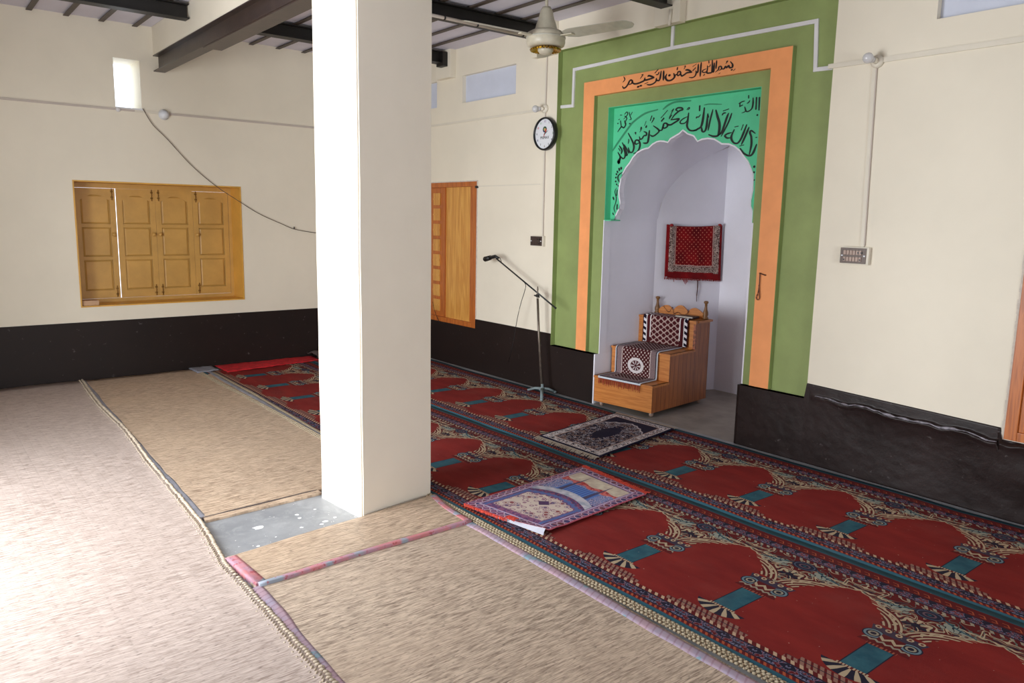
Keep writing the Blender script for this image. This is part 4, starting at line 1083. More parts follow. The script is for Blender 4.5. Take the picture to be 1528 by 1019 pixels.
# switchboards
def board(x0, x1, z0, z1, mat, lab, rows, swm):
    t = thing('switchboard', lab, 'switchboard', ((x0+x1)/2, 0, z0))
    MB().box((x0+0.012, -0.028, z0-0.006), (x1+0.016, 0.0, z1+0.006), 0.003).build('back_box', 'conduit_cream', t)
    MB().box((x0, -0.034, z0), (x1, -0.028, z1), 0.002).build('cover_plate', mat, t)
    n = 6
    for r in range(rows):
        zz0 = z0+(z1-z0)*(0.14+0.42*r); zz1 = zz0+(z1-z0)*0.28
        for k in range(n):
            u0 = x0+(x1-x0)*(0.14+0.12*k); u1 = u0+(x1-x0)*0.10
            MB().box((u0, -0.041, zz0), (u1, -0.033, zz1), 0.0015).build('switch', swm if (k > 0 or r > 0) else swm, t)
    for u in (x0+0.008, x1-0.014): MB().box((u, -0.038, (z0+z1)/2-0.004), (u+0.010, -0.033, (z0+z1)/2+0.004)).build('screw', 'white', t)
    for u, zq in ((0.72, 0.70), (0.84, 0.70), (0.18, 0.24), (0.80, 0.24)):
        MB().box((x0+(x1-x0)*u-0.004, -0.043, z0+(z1-z0)*zq-0.005), (x0+(x1-x0)*u+0.004, -0.036, z0+(z1-z0)*zq+0.005)).build('socket_hole', 'black', t)
board(5.555, 5.72, 1.362, 1.458, 'brown_box', 'brown switchboard with pinkish switches right of the green surround', 2, 'switch')
board(2.505, 2.665, 1.352, 1.438, 'dark_box', 'dark brown switchboard on the wall below the clock', 2, 'dark_box')
p = at(712, 279, y=-0.01); one(MB().tube([(p.x, 0.0, p.z), (p.x, -0.03, p.z)], 0.012, 8), 'wall_bolt', 'black', 'small black bolt in the wall at the window top corner', 'bolt', p)

# wall clock
c = at(811.5, 199.5, y=-0.045)
t = thing('wall_clock', 'round wall clock with black rim and white face beside the green surround', 'clock', (c.x, 0, c.z))
cc = Vector((c.x, 0.0, c.z)); RC = 0.147
mb = MB(); mb.lathe([(RC*0.96, 0.0), (RC, -0.012), (RC, -0.038), (RC*0.97, -0.050), (RC*0.90, -0.050), (RC*0.885, -0.034)], cc, 'y', 48, cap=False); mb.build('rim', 'black', t)
mb = MB(); mb.lathe([(RC*0.90, -0.028), (RC*0.90, -0.034)], cc, 'y', 48, False); face = mb.build('face', 'white', t)
cols_ = [col(60, 60, 70), col(60, 60, 70), col(60, 120, 70), col(60, 60, 70), col(60, 60, 70), col(120, 90, 50), col(60, 60, 70), col(70, 70, 110), col(60, 60, 70), col(200, 50, 60), col(80, 170, 90), col(150, 120, 170)]
def text(body, size, loc, mat, parent, name, rot=(PI/2, 0, 0)):
    cu = bpy.data.curves.new(name, 'FONT'); cu.body = body; cu.size = size; cu.align_x = 'CENTER'; cu.align_y = 'CENTER'; cu.extrude = 0.0006
    o = bpy.data.objects.new(name+'_tmp', cu); COL.objects.link(o); dg = bpy.context.evaluated_depsgraph_get(); dg.update()
    me = bpy.data.meshes.new_from_object(o.evaluated_get(dg)); bpy.data.objects.remove(o)
    m = Matrix.Translation(loc) @ Matrix.Rotation(rot[0], 4, 'X'); me.transform(FR[parent.name].inverted() @ m)
    me.materials.clear(); me.materials.append(MT[mat] if isinstance(mat, str) else mat)
    r = bpy.data.objects.new(name, me); COL.objects.link(r); r.parent = parent; FR[r.name] = FR[parent.name]; return r
for k in range(1, 13):
    a = 2*PI*k/12; n_ = 'numeral_paint_%d' % k; MT[n_] = plain(n_, cols_[k-1], 0.5, 0.02)
    text(str(k), 0.026, cc+Vector((math.sin(a)*RC*0.74, -0.0348, math.cos(a)*RC*0.74)), n_, face, 'numeral')
text('PRIMAX', 0.034, cc+Vector((0.0, -0.0348, -0.034)), 'ink2', face, 'lettering')
MT['logo_red'] = plain('clock_logo_red', col(180, 40, 30), 0.5, 0.02); MT['logo_blue'] = plain('clock_logo_blue', col(30, 50, 90), 0.5, 0.02)
MT['logo_gold'] = plain('clock_logo_gold', col(200, 170, 110), 0.5, 0.02); MT['logo_grn'] = plain('clock_logo_green', col(30, 80, 60), 0.5, 0.02)
def ring(r0, r1, a0, a1, ctr, y, mat, name):
    mb = MB(); n = 14; A = []; B2 = []
    for i in range(n+1):
        a = a0+(a1-a0)*i/n; d = Vector((math.cos(a), 0, math.sin(a)))
        A.append(mb.bm.verts.new(ctr+d*r0+Vector((0, y, 0)))); B2.append(mb.bm.verts.new(ctr+d*r1+Vector((0, y, 0))))
    for i in range(n): mb.bm.faces.new([A[i], A[i+1], B2[i+1], B2[i]])
    mb.build(name, mat, face, recalc=False)
lc = cc+Vector((0, 0, 0.038))
ring(0.013, 0.027, 0.2, 3.3, lc, -0.0352, 'logo_grn', 'logo_arc'); ring(0.013, 0.027, 3.3, 4.9, lc, -0.0352, 'logo_blue', 'logo_arc'); ring(0.013, 0.027, 4.9, 6.5, lc, -0.0352, 'logo_red', 'logo_arc'); ring(0.0005, 0.013, 0, 2*PI, lc, -0.0352, 'logo_gold', 'logo_disc')
def hand(a, L, w, name, mat='black'):
    d = Vector((math.sin(a), 0, math.cos(a))); n = Vector((d.z, 0, -d.x))
    mb = MB(); mb.prism([cc+Vector((0, -0.038, 0))+n*w, cc+Vector((0, -0.038, 0))+d*L, cc+Vector((0, -0.038, 0))-n*w, cc+Vector((0, -0.038, 0))-d*L*0.15], (0, -0.001, 0)); mb.build(name, mat, t)
hand(R(62), 0.062, 0.005, 'minute_hand'); hand(R(200), 0.030, 0.006, 'hour_hand', 'logo_red')
# wall cable on the left
pts = [at(a, b_, x=0.02) for a, b_ in ((213,162),(228,186),(250,208),(285,246),(320,276),(350,296),(385,318),(420,334),(440,342),(468,347))]
pts += [Vector((0.02, -0.9, pts[-1].z-0.01))]
t = thing('loose_cable', 'thin brown cable sagging from the bright opening across the left wall', 'cable', pts[0])
MB().tube(smoothpts(pts, 5), 0.0035, 5).build('cable', 'cable', t)
p = at(439, 341, x=0.02); MB().tube([p+Vector((0, 0, -0.006)), p+Vector((0, 0, 0.02))], 0.006, 6).build('knot', 'black', t)
# hook
p = at(1134, 408, y=F0-0.006); p2 = at(1142, 410.5, y=F0-0.006); lp = [at(a, b_, y=F0-0.012) for a, b_ in ((1134,408),(1133,425),(1131,437),(1128.5,443),(1130,447),(1133,445.5),(1133,438),(1132.5,425))]
t = thing('iron_hook', 'rusty wire loop hanging from a nail on the right orange upright', 'hook', (p.x, F0, p.z))
MB().tube([Vector((p2.x, F0, p2.z)), Vector((p2.x, F0-0.010, p2.z)), p+Vector((0, -0.006, 0.003))], 0.0045, 6).build('nail', 'rust', t)
MB().tube(smoothpts(lp, 4), 0.0035, 6).build('wire_loop', 'rust', t)

# ------------------------------------------------------------------ carpet runners
def und(x, y, s=0.004, f=1.3): return s*_N.noise(Vector((x*f, y*f, 0.3)))
def runner(y0, xc, lab, xl):
    fr = Matrix.Translation((xc, y0, 0.0)); x0, x1 = xl, 8.9
    L = 1.150
    def zf(u, v):
        x = x0+(x1-x0)*u
        return Vector((0, 0.010*_N.noise(Vector((x*0.9, y0+v*L, 0))), 0.003+abs(und(x, y0+v, 0.010))))
    mb = sheet([(x0, y0, 0.001), (x1, y0, 0.001), (x1, y0+L, 0.001), (x0, y0+L, 0.001)], 160, 24, 0.008, zf)
    o = mb.build('prayer_carpet', 'carpet', None, frame=fr)
    return tag(o, lab, 'carpet', 'red arcaded prayer carpets')
runner(-1.245, 5.615, 'long red arcaded carpet runner lying along the right wall', 0.16)
c2 = runner(-2.395, 5.735, 'long red arcaded carpet runner nearer the straw mats', 0.22)
# corded outer edge of the near runner
mb = MB(); x = 0.3; i = 0
while x < 8.6:
    y = -2.412+0.010*_N.noise(Vector((x*0.9, -2.395, 0)))
    for dy, z in ((0.004, 0.020), (-0.010, 0.018), (-0.023, 0.014)):
        mb.ball((x+0.006*(dy == -0.010), y+dy, z), 0.0092, 1, (1.4, 0.75, 0.8), 0.7 if dy != -0.014 else -0.7)
    x += 0.019; i += 1
mb.build('edge_cord', 'rope', c2, kind='stuff')
# left end: red cloth over the carpet, crumpled end by the corner
def wr_(u, v): return Vector((0, 0, 0.008+0.010*abs(_N.noise(Vector((u*3, v*9, 1))))))
mb = sheet([(0.02, -2.20, 0.012), (0.42, -2.20, 0.012), (0.30, -1.14, 0.012), (0.02, -1.14, 0.012)], 10, 40, 0.006, wr_)
one(mb, 'floor_cloth', 'red_cloth', 'bright red cloth strip at the far left end of the carpet', 'cloth', (0.2, -1.7, 0.012))
mb = sheet([(0.02, -1.18, 0.03), (0.30, -1.18, 0.03), (0.30, -0.50, 0.03), (0.02, -0.50, 0.03)], 8, 30, 0.010, lambda u, v: Vector((0, 0, 0.02+0.035*abs(math.sin(u*PI))+0.02*_N.noise(Vector((u*4, v*8, 2))))))
one(mb, 'carpet_roll', 'dark_cloth', 'crumpled dull carpet end lying in the far left corner', 'carpet', (0.15, -0.9, 0.03))
mb = sheet([(0.02, -2.46, 0.02), (0.30, -2.46, 0.02), (0.26, -2.24, 0.02), (0.02, -2.24, 0.02)], 8, 8, 0.008, lambda u, v: Vector((0, 0, 0.012*abs(_N.noise(Vector((u*4, v*6, 6)))))))
one(mb, 'cloth_scrap', 'grey_cloth', 'crumpled grey cloth where the bound mat meets the left wall', 'cloth', (0.15, -2.35, 0.02))

# ------------------------------------------------------------------ straw mats
def matty(name, mat, corners, lab, nu=40, nv=40, th=0.010, amp=0.004, rim=None, z0=0.0):
    c = sum((Vector(p) for p in corners), Vector())/4
    t = thing(name, lab, 'mat', (c.x, c.y, z0))
    A, B, C_, D = [Vector((p[0], p[1], z0+0.001)) for p in corners]
    def zf(u, v):
        p = A.lerp(B, u).lerp(D.lerp(C_, u), v); return Vector((0, 0, abs(und(p.x, p.y, amp*2, 1.7))))
    o = sheet([A, B, C_, D], nu, nv, th, zf).build('weave', mat, t)
    return t
def along(pts, step):
    out = []; P = [Vector(p) for p in pts]
    for a, b_ in zip(P[:-1], P[1:]):
        n = max(1, int((b_-a).length/step))
        for k in range(n): out.append((a.lerp(b_, k/n), (b_-a).normalized()))
    return out
edge1 = [(0.04, -3.43), (1.1, -3.485), (2.1, -3.495), (3.1, -3.55), (4.1, -3.585), (4.7, -3.645), (5.0, -3.648), (5.85, -3.655), (6.8, -3.68), (8.6, -3.76)]
es_ = smoothpts([(x, y, 0) for x, y in edge1], 6)
# big near mat: one surface whose far edge follows the cord
t = thing('straw_mat', 'large pale straw mat filling the lower left, edged by a braided cord', 'mat', (3.5, -4.8, 0), group='straw mats on the floor')
mb = MB(); bm = mb.bm; g_ = []
nx, ny = len(es_)-1, 30
for p in es_:
    rowv = []
    for j in range(ny+1):
        y = p.y+(YF+0.1-p.y)*(j/ny)**1.3
        z = 0.013+abs(und(p.x, y, 0.010, 1.2))+(0.006*math.exp(-((y-p.y)/0.03)**2))
        rowv.append(bm.verts.new((p.x, y, z)))
    g_.append(rowv)
for i in range(nx):
    for j in range(ny): bm.faces.new([g_[i][j+1], g_[i+1][j+1], g_[i+1][j], g_[i][j]]).smooth = True
r = bmesh.ops.extrude_edge_only(bm, edges=[e for e in bm.edges if e.is_boundary])
for v in [v for v in r['geom'] if isinstance(v, bmesh.types.BMVert)]: v.co.z = 0.002
mb.build('weave', 'straw_pale', t)
mb = MB(); k = 0
for p, d in along(es_, 0.019):
    n = Vector((-d.y, d.x, 0)); yaw = math.atan2(d.y, d.x)
    jit = random.uniform(-0.003, 0.003)
    mb.ball(p+n*(0.002+jit)+Vector((0, 0, 0.021)), 0.0105, 1, (1.35, 0.62, 0.8), yaw+0.9)
    mb.ball(p-n*(0.020-jit)+Vector((0, 0, 0.019)), 0.0085, 1, (1.2, 0.6, 0.7), yaw-0.8)
    if k % 2 == 0: mb.ball(p-n*(0.036+jit)+Vector((0, 0, 0.016)), 0.0055, 1, (1.2, 0.8, 0.6), yaw)
    k += 1
mb.build('braided_edge', 'braid', t, kind='stuff')
# bound mat behind
mA, mB_, mC, mD = (0.06, -3.43), (4.075, -3.56), (4.02, -2.42), (0.06, -2.33)
t2 = matty('straw_mat', 'straw', [(mA[0], mA[1], 0), (mB_[0], mB_[1], 0), (mC[0], mC[1], 0), (mD[0], mD[1], 0)], 'straw mat with grey cloth binding left of the pillar', z0=0.004)
t2['group'] = 'straw mats on the floor'
def strip(pts, w, th, mat, parent, name, z=0.014, amp=0.003):
    P = smoothpts([(a, b_, 0) for a, b_ in pts], 10); mb = MB(); bm = mb.bm; prev = None
    for i, p in enumerate(P):
        d = (P[min(i+1, len(P)-1)]-P[max(i-1, 0)]).normalized(); n = Vector((-d.y, d.x, 0))
        h = z+abs(und(p.x, p.y, 0.008, 1.7)); ww = w*(1+0.25*_N.noise(Vector((p.x*6, p.y*6, 0))))
        cur = [bm.verts.new(p+n*o_*ww+Vector((0, 0, hh))) for o_, hh in ((-0.5, 0.001), (-0.48, h), (-0.2, h+th), (0.2, h+th), (0.48, h), (0.5, 0.001))]
        if prev:
            for k in range(5): bm.faces.new([prev[k], cur[k], cur[k+1], prev[k+1]]).smooth = True
        else: bm.faces.new(cur)
        prev = cur
    bm.faces.new(prev); return mb.build(name, mat, parent)
def dense(a, b_, n, j=0.006): return [(a[0]+(b_[0]-a[0])*k/n+random.uniform(-j, j)*0, a[1]+(b_[1]-a[1])*k/n+random.uniform(-j, j)) for k in range(n+1)]
strip(dense(mA, mB_, 12), 0.050, 0.004, 'grey_cloth', t2, 'binding')
strip([(mB_[0], mB_[1]), (4.055, -3.2), (4.035, -2.90)], 0.030, 0.003, 'dark_cloth', t2, 'binding')
strip(dense(mD, mC, 12), 0.050, 0.004, 'grey_cloth', t2, 'binding')
mb = MB(); mb.prism([(4.06, -3.555, 0.001), (4.125, -3.555, 0.001), (4.125, -3.555, 0.014), (4.06, -3.555, 0.018)], (-0.035, 0.66, 0)); mb.build('turned_under_edge', 'straw', t2)
strip([(0.3, -2.305), (1.5, -2.32), (2.8, -2.365), (4.0, -2.40)], 0.030, 0.004, 'rope', t2, 'pale_cord', z=0.016)
# near right mat and the narrow mat on top of it
t4 = matty('straw_mat', 'straw_old', [(4.93, -3.615, 0), (8.5, -3.74, 0), (8.5, -2.50, 0), (4.90, -2.43, 0)], 'straw mat with lilac binding in front of the red carpet', 40, 30, z0=0.0)
t4['group'] = 'straw mats on the floor'
strip(dense((4.99, -3.610), (8.5, -3.74), 12, 0.004), 0.048, 0.003, 'lilac', t4, 'binding', z=0.012)
strip(dense((4.93, -2.458), (8.5, -2.54), 14, 0.004), 0.056, 0.003, 'lilac', t4, 'binding', z=0.012)
t3 = matty('straw_mat', 'straw', [(4.645, -3.62, 0), (4.975, -3.60, 0), (4.93, -2.455, 0), (4.515, -2.395, 0)], 'narrow straw mat with pink binding at the foot of the pillar', 14, 40, th=0.010, z0=0.013)
t3['group'] = 'straw mats on the floor'
strip([(4.985, -3.60), (4.965, -3.2), (4.95, -2.8), (4.94, -2.45)], 0.030, 0.002, 'pink', t3, 'binding', z=0.024)
strip([(4.65, -3.605), (4.98, -3.585)], 0.055, 0.001, 'pink', t3, 'binding', z=0.024)
strip([(4.53, -2.415), (4.72, -2.455), (4.94, -2.465)], 0.040, 0.002, 'pink', t3, 'binding', z=0.024)

# ------------------------------------------------------------------ loose rugs
def fringe(mb, a, b_, d, n, ln, th=0.0018, z=0.006):
    a, b_, d = Vector(a), Vector(b_), Vector(d)
    for k in range(n):
        p = a.lerp(b_, (k+0.5)/n); q = p+d*ln*random.uniform(0.7, 1.15)+Vector((random.uniform(-1, 1)*ln*0.25, 0, 0))
        m_ = (p+q)/2+Vector((0, 0, 0.003)); q.z = p.z-0.004
        mb.tube([p, m_, q], th, 4, False)
N = [at(804.5, 651.5, z=0.026), at(894.5, 683, z=0.026), at(1006, 641, z=0.026), at(917, 617.5, z=0.026)]
MT['navy_rug'] = navy_rug(0.66, 1.03)
c = sum(N, Vector())/4
t = thing('prayer_rug', 'small navy prayer rug with white border lying in front of the niche', 'rug', (c.x, c.y, 0.012))
sheet(N, 30, 46, 0.006, lambda u, v: Vector((0, 0, 0.002+0.006*abs(_N.noise(Vector((u*3, v*4, 3)))))), (0.66, 1.03)).build('rug_body', 'navy_rug', t)
mb = MB(); fringe(mb, N[0]+Vector((0, 0, .004)), N[1]+Vector((0, 0, .004)), (N[0]-N[3]).normalized(), 150, 0.06); fringe(mb, N[3]+Vector((0, 0, .004)), N[2]+Vector((0, 0, .004)), (N[3]-N[0]).normalized(), 150, 0.06)
mb.build('fringe', 'cream_fringe', t, kind='stuff')
# purple rug with a curled near corner
Pq = [at(692, 752, z=0.027), at(812, 796, z=0.027), at(964, 738, z=0.027), at(868, 697, z=0.027)]
MT['purple_rug'] = purple_rug(0.62, 1.04)
def curl(u, v):
    e = max(0.0, (u-0.35)/0.65)*max(0.0, 1-v/0.07)
    h = 0.020*e*e+0.004*abs(_N.noise(Vector((u*3, v*5, 8))))+0.006*math.exp(-((v-0.10)/0.06)**2)*u
    return Vector((-0.004*e, 0.012*e*e, h))
c = sum(Pq, Vector())/4
t = thing('prayer_rug', 'purple and pink printed prayer rug with a turned-up corner and coral fringe', 'rug', (c.x, c.y, 0.012))
sheet(Pq, 40, 80, 0.004, curl, (0.62, 1.04)).build('rug_body', 'purple_rug', t)
# the turned-up hem shows its white backing
mb = MB(); bm = mb.bm; prev = None
for i in range(25):
    u = 0.34+0.66*i/24; p = Pq[0].lerp(Pq[1], u); d = (Pq[3]-Pq[0]).normalized(); cu = curl(u, 0)
    top = p+cu+Vector((0, 0, 0.003)); e = (u-0.34)/0.66
    low = p-d*(0.002+0.003*e)+Vector((0, 0, -0.008))
    cur = [bm.verts.new(low), bm.verts.new(low.lerp(top, 0.5)-d*0.004*e), bm.verts.new(top)]
    if prev:
        for k in range(2): bm.faces.new([prev[k], cur[k], cur[k+1], prev[k+1]]).smooth = True
    prev = cur
mb.build('turned_hem', 'underside', t)
mb = MB(); up = Vector((0, 0, .004))
fringe(mb, Pq[0]+up, Pq[0].lerp(Pq[1], 0.55)+up, (Pq[1]-Pq[0]).normalized()*0.7+(Pq[0]-Pq[3]).normalized()*0.7, 120, 0.030)
fringe(mb, Pq[3]+up, Pq[2]+up, (Pq[3]-Pq[0]).normalized(), 160, 0.045)
fringe(mb, Pq[0].lerp(Pq[1], 0.60)+Vector((0, 0, .03)), Pq[0].lerp(Pq[1], 0.70)+Vector((0, 0, .03)), (Pq[0]-Pq[3]).normalized(), 18, 0.035, 0.003)
mb.build('fringe', 'coral_fringe', t, kind='stuff')
# rug hanging on the niche side
dgn = Vector((1.385-0.745, -(3.625-3.372), 0)).normalized()   # into the niche space: (+x,-y)
def dg(px, py, off=0.02):
    a = Vector((3.372, 0.745, 0))+dgn*off; d = _r2*((px-W_PX/2)/F_PX) - _u2*((py-H_PX/2)/F_PX) + _f
    tt = (a-CAM).dot(dgn)/d.dot(dgn); return CAM+d*tt
Hq = [dg(991, 414), dg(1074, 417.5), dg(1077, 336), dg(994.5, 336)]
MT['hang_rug'] = hanging_rug(0.56, 0.48)
c = (Hq[2]+Hq[3])/2
t = thing('hanging_rug', 'red spotted prayer rug hanging on the inner niche wall above the stepped pulpit', 'rug', c)
def hz(u, v): return dgn*(0.004+0.006*abs(math.sin(u*9))*(1-v)+(0.014*math.exp(-((u-0.09)/0.04)**2)+0.014*math.exp(-((u-0.93)/0.04)**2))*v)+Vector((0, 0, -0.012*math.sin(PI*u)*v+0.008*(u < 0.06)-0.010*_N.noise(Vector((u*6, v*2, 1)))*(1-v)))
sheet(Hq, 50, 40, 0.006, hz, (0.56, 0.48)).build('rug_body', 'hang_rug', t)
mb = MB()
for k in range(70):
    u = k/69; p = Hq[0].lerp(Hq[1], u)+dgn*0.008; L = 0.012+0.006*random.random()
    if 0.33 < u < 0.42: L = 0.045*(1-abs(u-0.375)/0.06)+0.012
    if 0.15 < u < 0.17: L = 0.035
    mb.tube([p+Vector((0, 0, 0.006)), p-Vector((random.uniform(-.004, .004), 0, L))], 0.0035, 4, False)
mb.build('fringe', 'red_fringe', t, kind='stuff')
for k, nm in ((0.08, 'hanging_knot'), (0.95, 'hanging_knot')):
    p = Hq[3].lerp(Hq[2], k)+dgn*0.015; MB().ball(p, 0.018, 2, (1, 1, 0.8)).build(nm, 'red_fringe', t)
s0, s1 = dg(1041, 418, 0.012), dg(1039.5, 450, 0.012)
t_ = thing('dangling_string', 'dark string dangling below the hanging red rug', 'string', s0)
MB().tube(smoothpts([s0, s0.lerp(s1, .35)+Vector((0.003, 0, 0)), s0.lerp(s1, .7)-Vector((0.002, 0, 0)), s1], 5), [0.006]*6+[0.005]*5+[0.003]*5, 5).build('string', 'string', t_)

# ------------------------------------------------------------------ stepped wooden pulpit
AN = R(6.6); O = Vector((4.03, 0.02, 0)); sv = Vector((-math.sin(AN), math.cos(AN), 0)); wv = Vector((math.cos(AN), math.sin(AN), 0))
MW = 0.60
frm = Matrix.Translation(O) @ Matrix.Rotation(AN, 4, 'Z')
mn = thing('stepped_pulpit', 'orange-brown wooden pulpit with three steps on castors inside the niche', 'pulpit', O, AN)
def L(u, v, z): return frm @ Vector((u, v, z))       # u across (-MW..0), v depth, z
B0 = 0.045; H1, H2, H3 = 0.272, 0.508, 0.756; D1, D2, D3 = 0.235, 0.615, 0.84
prof = [(0, B0), (0, H1), (D1, H1), (D1, H2), (D2, H2), (D2, H3), (D3, H3), (D3, B0)]
for u0 in (-0.018, -MW):
    mb = MB(); mb.prism([L(u0, p[0], p[1]) for p in prof], wv*0.018); mb.build('side_panel', 'wood_minbar_side', mn)
def lbox(u0, u1, v0, v1, z0, z1, bev=0.003):
    mb = MB(); mb.box((u0, v0, z0), (u1, v1, z1), bev, frm); return mb
for v, z0, z1 in ((0.0, B0, H1), (D1, H1, H2), (D2, H2, H3)):
    lbox(-MW, 0.0, v-0.004, v+0.014, z0, z1-0.016).build('riser', 'wood_minbar', mn)
for v0, v1, z in ((-0.012, D1, H1), (D1-0.012, D2, H2), (D2-0.012, D3+0.02, H3)):
    lbox(-MW-0.004, 0.006, v0, v1, z-0.018, z).build('tread', 'wood_minbar', mn)
lbox(-0.004, 0.016, D3-0.20, D3+0.022, H3-0.020, H3-0.002).build('cornice', 'wood_minbar', mn)
lbox(-MW, 0.0, D3-0.02, D3, B0, H3-0.02).build('back_panel', 'wood_minbar', mn)
lbox(-0.022, 0.002, D2-0.006, D2+0.012, H2+0.0, H3-0.03).build('worn_edge', 'crate_red', mn)
for u in (-MW+0.05, -0.035):
    for v in (0.05, D3-0.06):
        p = L(u, v, 0); mb = MB(); mb.lathe([(0.0, -0.009), (0.02, -0.009), (0.022, 0), (0.02, 0.009), (0, 0.009)], p+Vector((0, 0, 0.022)), 'x', 16); mb.tube([p+Vector((0, 0, 0.022)), p+Vector((0, 0, B0))], 0.008, 8); mb.build('castor', 'switch', mn)
fin = [(0.026, 0), (0.028, 0.012), (0.018, 0.022), (0.024, 0.04), (0.022, 0.062), (0.014, 0.085), (0.011, 0.11), (0.012, 0.135), (0.020, 0.142), (0.020, 0.155), (0.012, 0.160), (0, 0.160)]
for u in (-MW+0.065, -0.032): MB().lathe([(r_, h) for r_, h in fin], L(u, D3-0.03, H3), 'z', 18).build('finial', 'wood_turned', mn)
pts = []; nC = 48
for k in range(nC+1):
    s = k/nC; h = 0.045+0.045*abs(math.sin(s*PI*3+0.0))**0.8*(0.7+0.5*math.sin(PI*s))
    pts.append(L(-MW+0.085+(MW-0.14)*s, D3-0.038, H3+h))
mb = MB(); mb.prism([L(-0.055, D3-0.038, H3)]+[L(-MW+0.085, D3-0.038, H3)]+pts, sv*0.016); mb.build('crest_rail', 'wood_minbar', mn)
# cloths over the steps
def drape(name, mat, u0, u1, path, uvw, lab, skew=None):
    """path: list of (v, z) from low end; cloth thickness 6 mm"""
    Ls = [0]
    for a, b_ in zip(path[:-1], path[1:]): Ls.append(Ls[-1]+math.hypot(b_[0]-a[0], b_[1]-a[1]))
    n = 60; tot = Ls[-1]; mb = MB(); bm = mb.bm; uvl = bm.loops.layers.uv.new('UVMap'); rows = []
    def P(s):
        for i in range(len(Ls)-1):
            if s <= Ls[i+1]+1e-9:
                k = (s-Ls[i])/(Ls[i+1]-Ls[i]); a, b_ = path[i], path[i+1]; return (a[0]+(b_[0]-a[0])*k, a[1]+(b_[1]-a[1])*k)
        return path[-1]
    for j in range(n+1):
        s = tot*j/n; v, z = P(s); v2, z2 = P(min(tot, s+0.01)); v1, z1 = P(max(0, s-0.01))
        tv, tz = v2-v1, z2-z1; l = math.hypot(tv, tz) or 1; nv_, nz_ = -tz/l, tv/l
        row = []
        for i in range(13):
            f = i/12; sk = skew(s/tot) if skew else (0, 0)
            u = u0+sk[0]+(u1+sk[1]-u0-sk[0])*f; wob = 0.003+0.004*abs(_N.noise(Vector((u*7, s*7, 1))))
            row.append((bm.verts.new(L(u, v+nv_*wob, z+nz_*wob)), bm.verts.new(L(u, v+nv_*(wob+0.005), z+nz_*(wob+0.005)))))
        rows.append(row)
    for j in range(n):
        for i in range(12):
            f = bm.faces.new([rows[j][i][1], rows[j][i+1][1], rows[j+1][i+1][1], rows[j+1][i][1]]); f.smooth = True
            for l, (a, b_) in zip(f.loops, ((i, j), (i+1, j), (i+1, j+1), (i, j+1))): l[uvl].uv = (a/12*uvw, b_/n*tot)
            bm.faces.new([rows[j+1][i][0], rows[j+1][i+1][0], rows[j][i+1][0], rows[j][i][0]])
        for i in (0, 12):
            f = bm.faces.new([rows[j][i][0], rows[j][i][1], rows[j+1][i][1], rows[j+1][i][0]])
            for l in f.loops: l[uvl].uv = (0.0, 0.3)
    for j in (0, n):
        for i in range(12): bm.faces.new([rows[j][i][0], rows[j][i+1][0], rows[j][i+1][1], rows[j][i][1]])
    t = thing(name, lab, 'cloth', L((u0+u1)/2, path[0][0], path[0][1]), AN)
    mb.build('cloth_body', mat, t); return t
e = 0.002
MT['runner_a'] = runner_a(0.46, 0.6); MT['runner_b'] = runner_b(0.46, 0.8)
drape('step_cloth', 'runner_a', -0.535, -0.065, [(D2-0.03, H2+0.008), (D2-0.02, H2+0.012), (D2-0.016, H2+0.03), (D2-0.016, H3-0.01), (D2-0.010, H3+0.004), (D3-0.07, H3+0.004)], 0.46, 'maroon wave-patterned cloth hanging over the top seat of the pulpit')
tb = drape('step_cloth', 'runner_b', -0.545, -0.105, [(-0.020, H1-0.010), (-0.018, H1+0.002), (0.0, H1+e), (D1-0.03, H1+e), (D1-0.018, H1+0.02), (D1-0.018, H2-0.012), (D1-0.008, H2+e), (D2-0.035, H2+e)], 0.46, 'maroon lattice cloth with white emblem and red fringe over the lower pulpit steps', lambda s: (0.0, 0.0))
mb = MB()
for k in range(60):
    u = -0.54+0.43*k/59; p = L(u, -0.024, H1-0.008); q = p+Vector((random.uniform(-.008, .008), -0.002, -random.uniform(0.03, 0.065)))
    mb.tube([p, q], 0.0022, 4, False)
mb.build('fringe', 'red_fringe', tb, kind='stuff')
# book and beads on the seat
mb = MB(); mb.box((-0.24, D2+0.045, H3+0.010), (-0.065, D2+0.150, H3+0.026), 0.003, frm); t = thing('book', 'dark book lying on the right of the pulpit seat', 'book', L(-0.15, D2+0.1, H3+0.01), AN); mb.build('cover', 'dark_box', t)
mb = MB(); mb.box((-0.241, D2+0.043, H3+0.013), (-0.070, D2+0.047, H3+0.023), 0, frm); mb.build('pages', 'plaster_edge', t)
mb = MB(); path = [(-0.46, 0.075), (-0.40, 0.030), (-0.36, 0.075), (-0.345, 0.02), (-0.30, 0.035), (-0.25, 0.012), (-0.20, 0.04), (-0.20, 0.075)]
for p, d in along(smoothpts([L(u, D3-0.05, H3+z) for u, z in path], 5), 0.009): mb.ball(p, 0.0045, 1)
one(mb, 'prayer_beads', 'bead', 'string of dark red prayer beads draped on the pulpit crest', 'beads', L(-0.33, D3-0.05, H3))

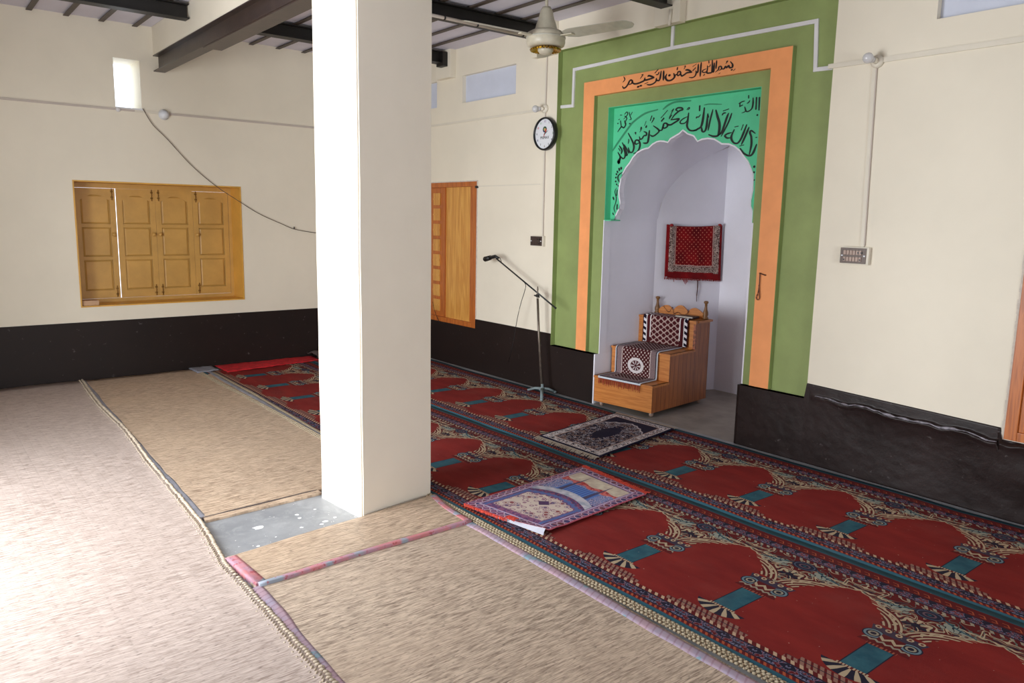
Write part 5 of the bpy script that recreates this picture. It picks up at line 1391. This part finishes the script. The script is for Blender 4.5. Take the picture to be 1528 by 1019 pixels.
# ------------------------------------------------------------------ microphone stand
b0 = at(809, 583, z=0.03)
t = thing('microphone_stand', 'tarnished microphone boom stand on three-legged base left of the niche', 'stand', (b0.x, b0.y, 0.012))
def on(px, py): return at(px, py, y=b0.y)
top = on(801.5, 425)
MB().tube([Vector((b0.x, b0.y, 0.04)), on(804, 500), on(802.3, 445)], [0.013, 0.011, 0.011], 12).build('pole', 'mic_steel', t)
MB().lathe([(0.009, 0), (0.010, 0.03), (0.006, 0.06), (0.009, 0.075), (0.004, 0.10), (0, 0.105)], on(802, 444), 'z', 12).build('pole_tip', 'mic_steel', t)
MB().lathe([(0.03, -0.01), (0.026, 0.012), (0.014, 0.02), (0.013, 0.05)], Vector((b0.x, b0.y, 0.045)), 'z', 14).build('hub', 'mic_base', t)
for dp in ((789, 581.5), (834.5, 583.5), (808, 596.5)):
    e_ = at(dp[0], dp[1], z=0.02); e_.y = min(e_.y, -0.035); s_ = Vector((b0.x, b0.y, 0.05)); m_ = s_.lerp(e_, 0.5)+Vector((0, 0, 0.012))
    mb = MB(); mb.tube([s_, m_, e_], [0.018, 0.015, 0.013], 8, True, 0.8); mb.ball(e_, 0.016, 2, (1, 1, 0.7)); mb.build('leg', 'mic_base', t)
j = on(802, 441); bm0, bm1 = on(741, 386), on(829, 459.5)
MB().tube([bm0, bm1], 0.0075, 8).build('boom', 'black', t)
mb = MB(); mb.ball(j, 0.020, 2, (1, 1, 0.8)); mb.tube([j+Vector((-0.03, -0.01, 0.0)), j+Vector((0.035, -0.01, -0.01))], 0.008, 8); mb.build('clutch', 'steel_black', t)
MB().ball(bm1, 0.010, 2).build('boom_end', 'black', t)
mh, mt_ = on(724, 386.5), on(739, 382.5)
t2_ = thing('microphone', 'small black microphone clipped at the boom tip', 'microphone', mt_)
MB().tube([on(731, 384.6), mt_, on(744, 385)], [0.019, 0.017, 0.008], 12).build('handle', 'black', t2_)
MB().tube([on(722.5, 387), on(724, 386.6), on(732, 384.4)], [0.016, 0.026, 0.023], 12).build('grille', 'steel_black', t2_)
cb = [on(741, 382.5), on(746, 385), on(750, 394), on(762, 404), on(775, 415), on(784, 424), on(783, 434), on(778, 450), on(773, 470), on(770, 486), on(766, 510), on(759, 540)]
for k in range(9, 12): cb[k].y = min(-0.03, b0.y)
one(MB().tube(smoothpts(cb, 4), 0.0032, 5), 'microphone_cable', 'black_cable', 'thin black cable hanging from the microphone boom', 'cable', cb[0])
# thin wire by the far window
wp = [at(x_, y_, y=-0.02) for x_, y_ in ((645.5, 450), (648, 462), (652, 473), (656, 482))]
one(MB().tube(smoothpts(wp, 4), 0.003, 5), 'wire', 'black_cable', 'thin wire hanging over the far window sill beside the pillar', 'wire', wp[0])
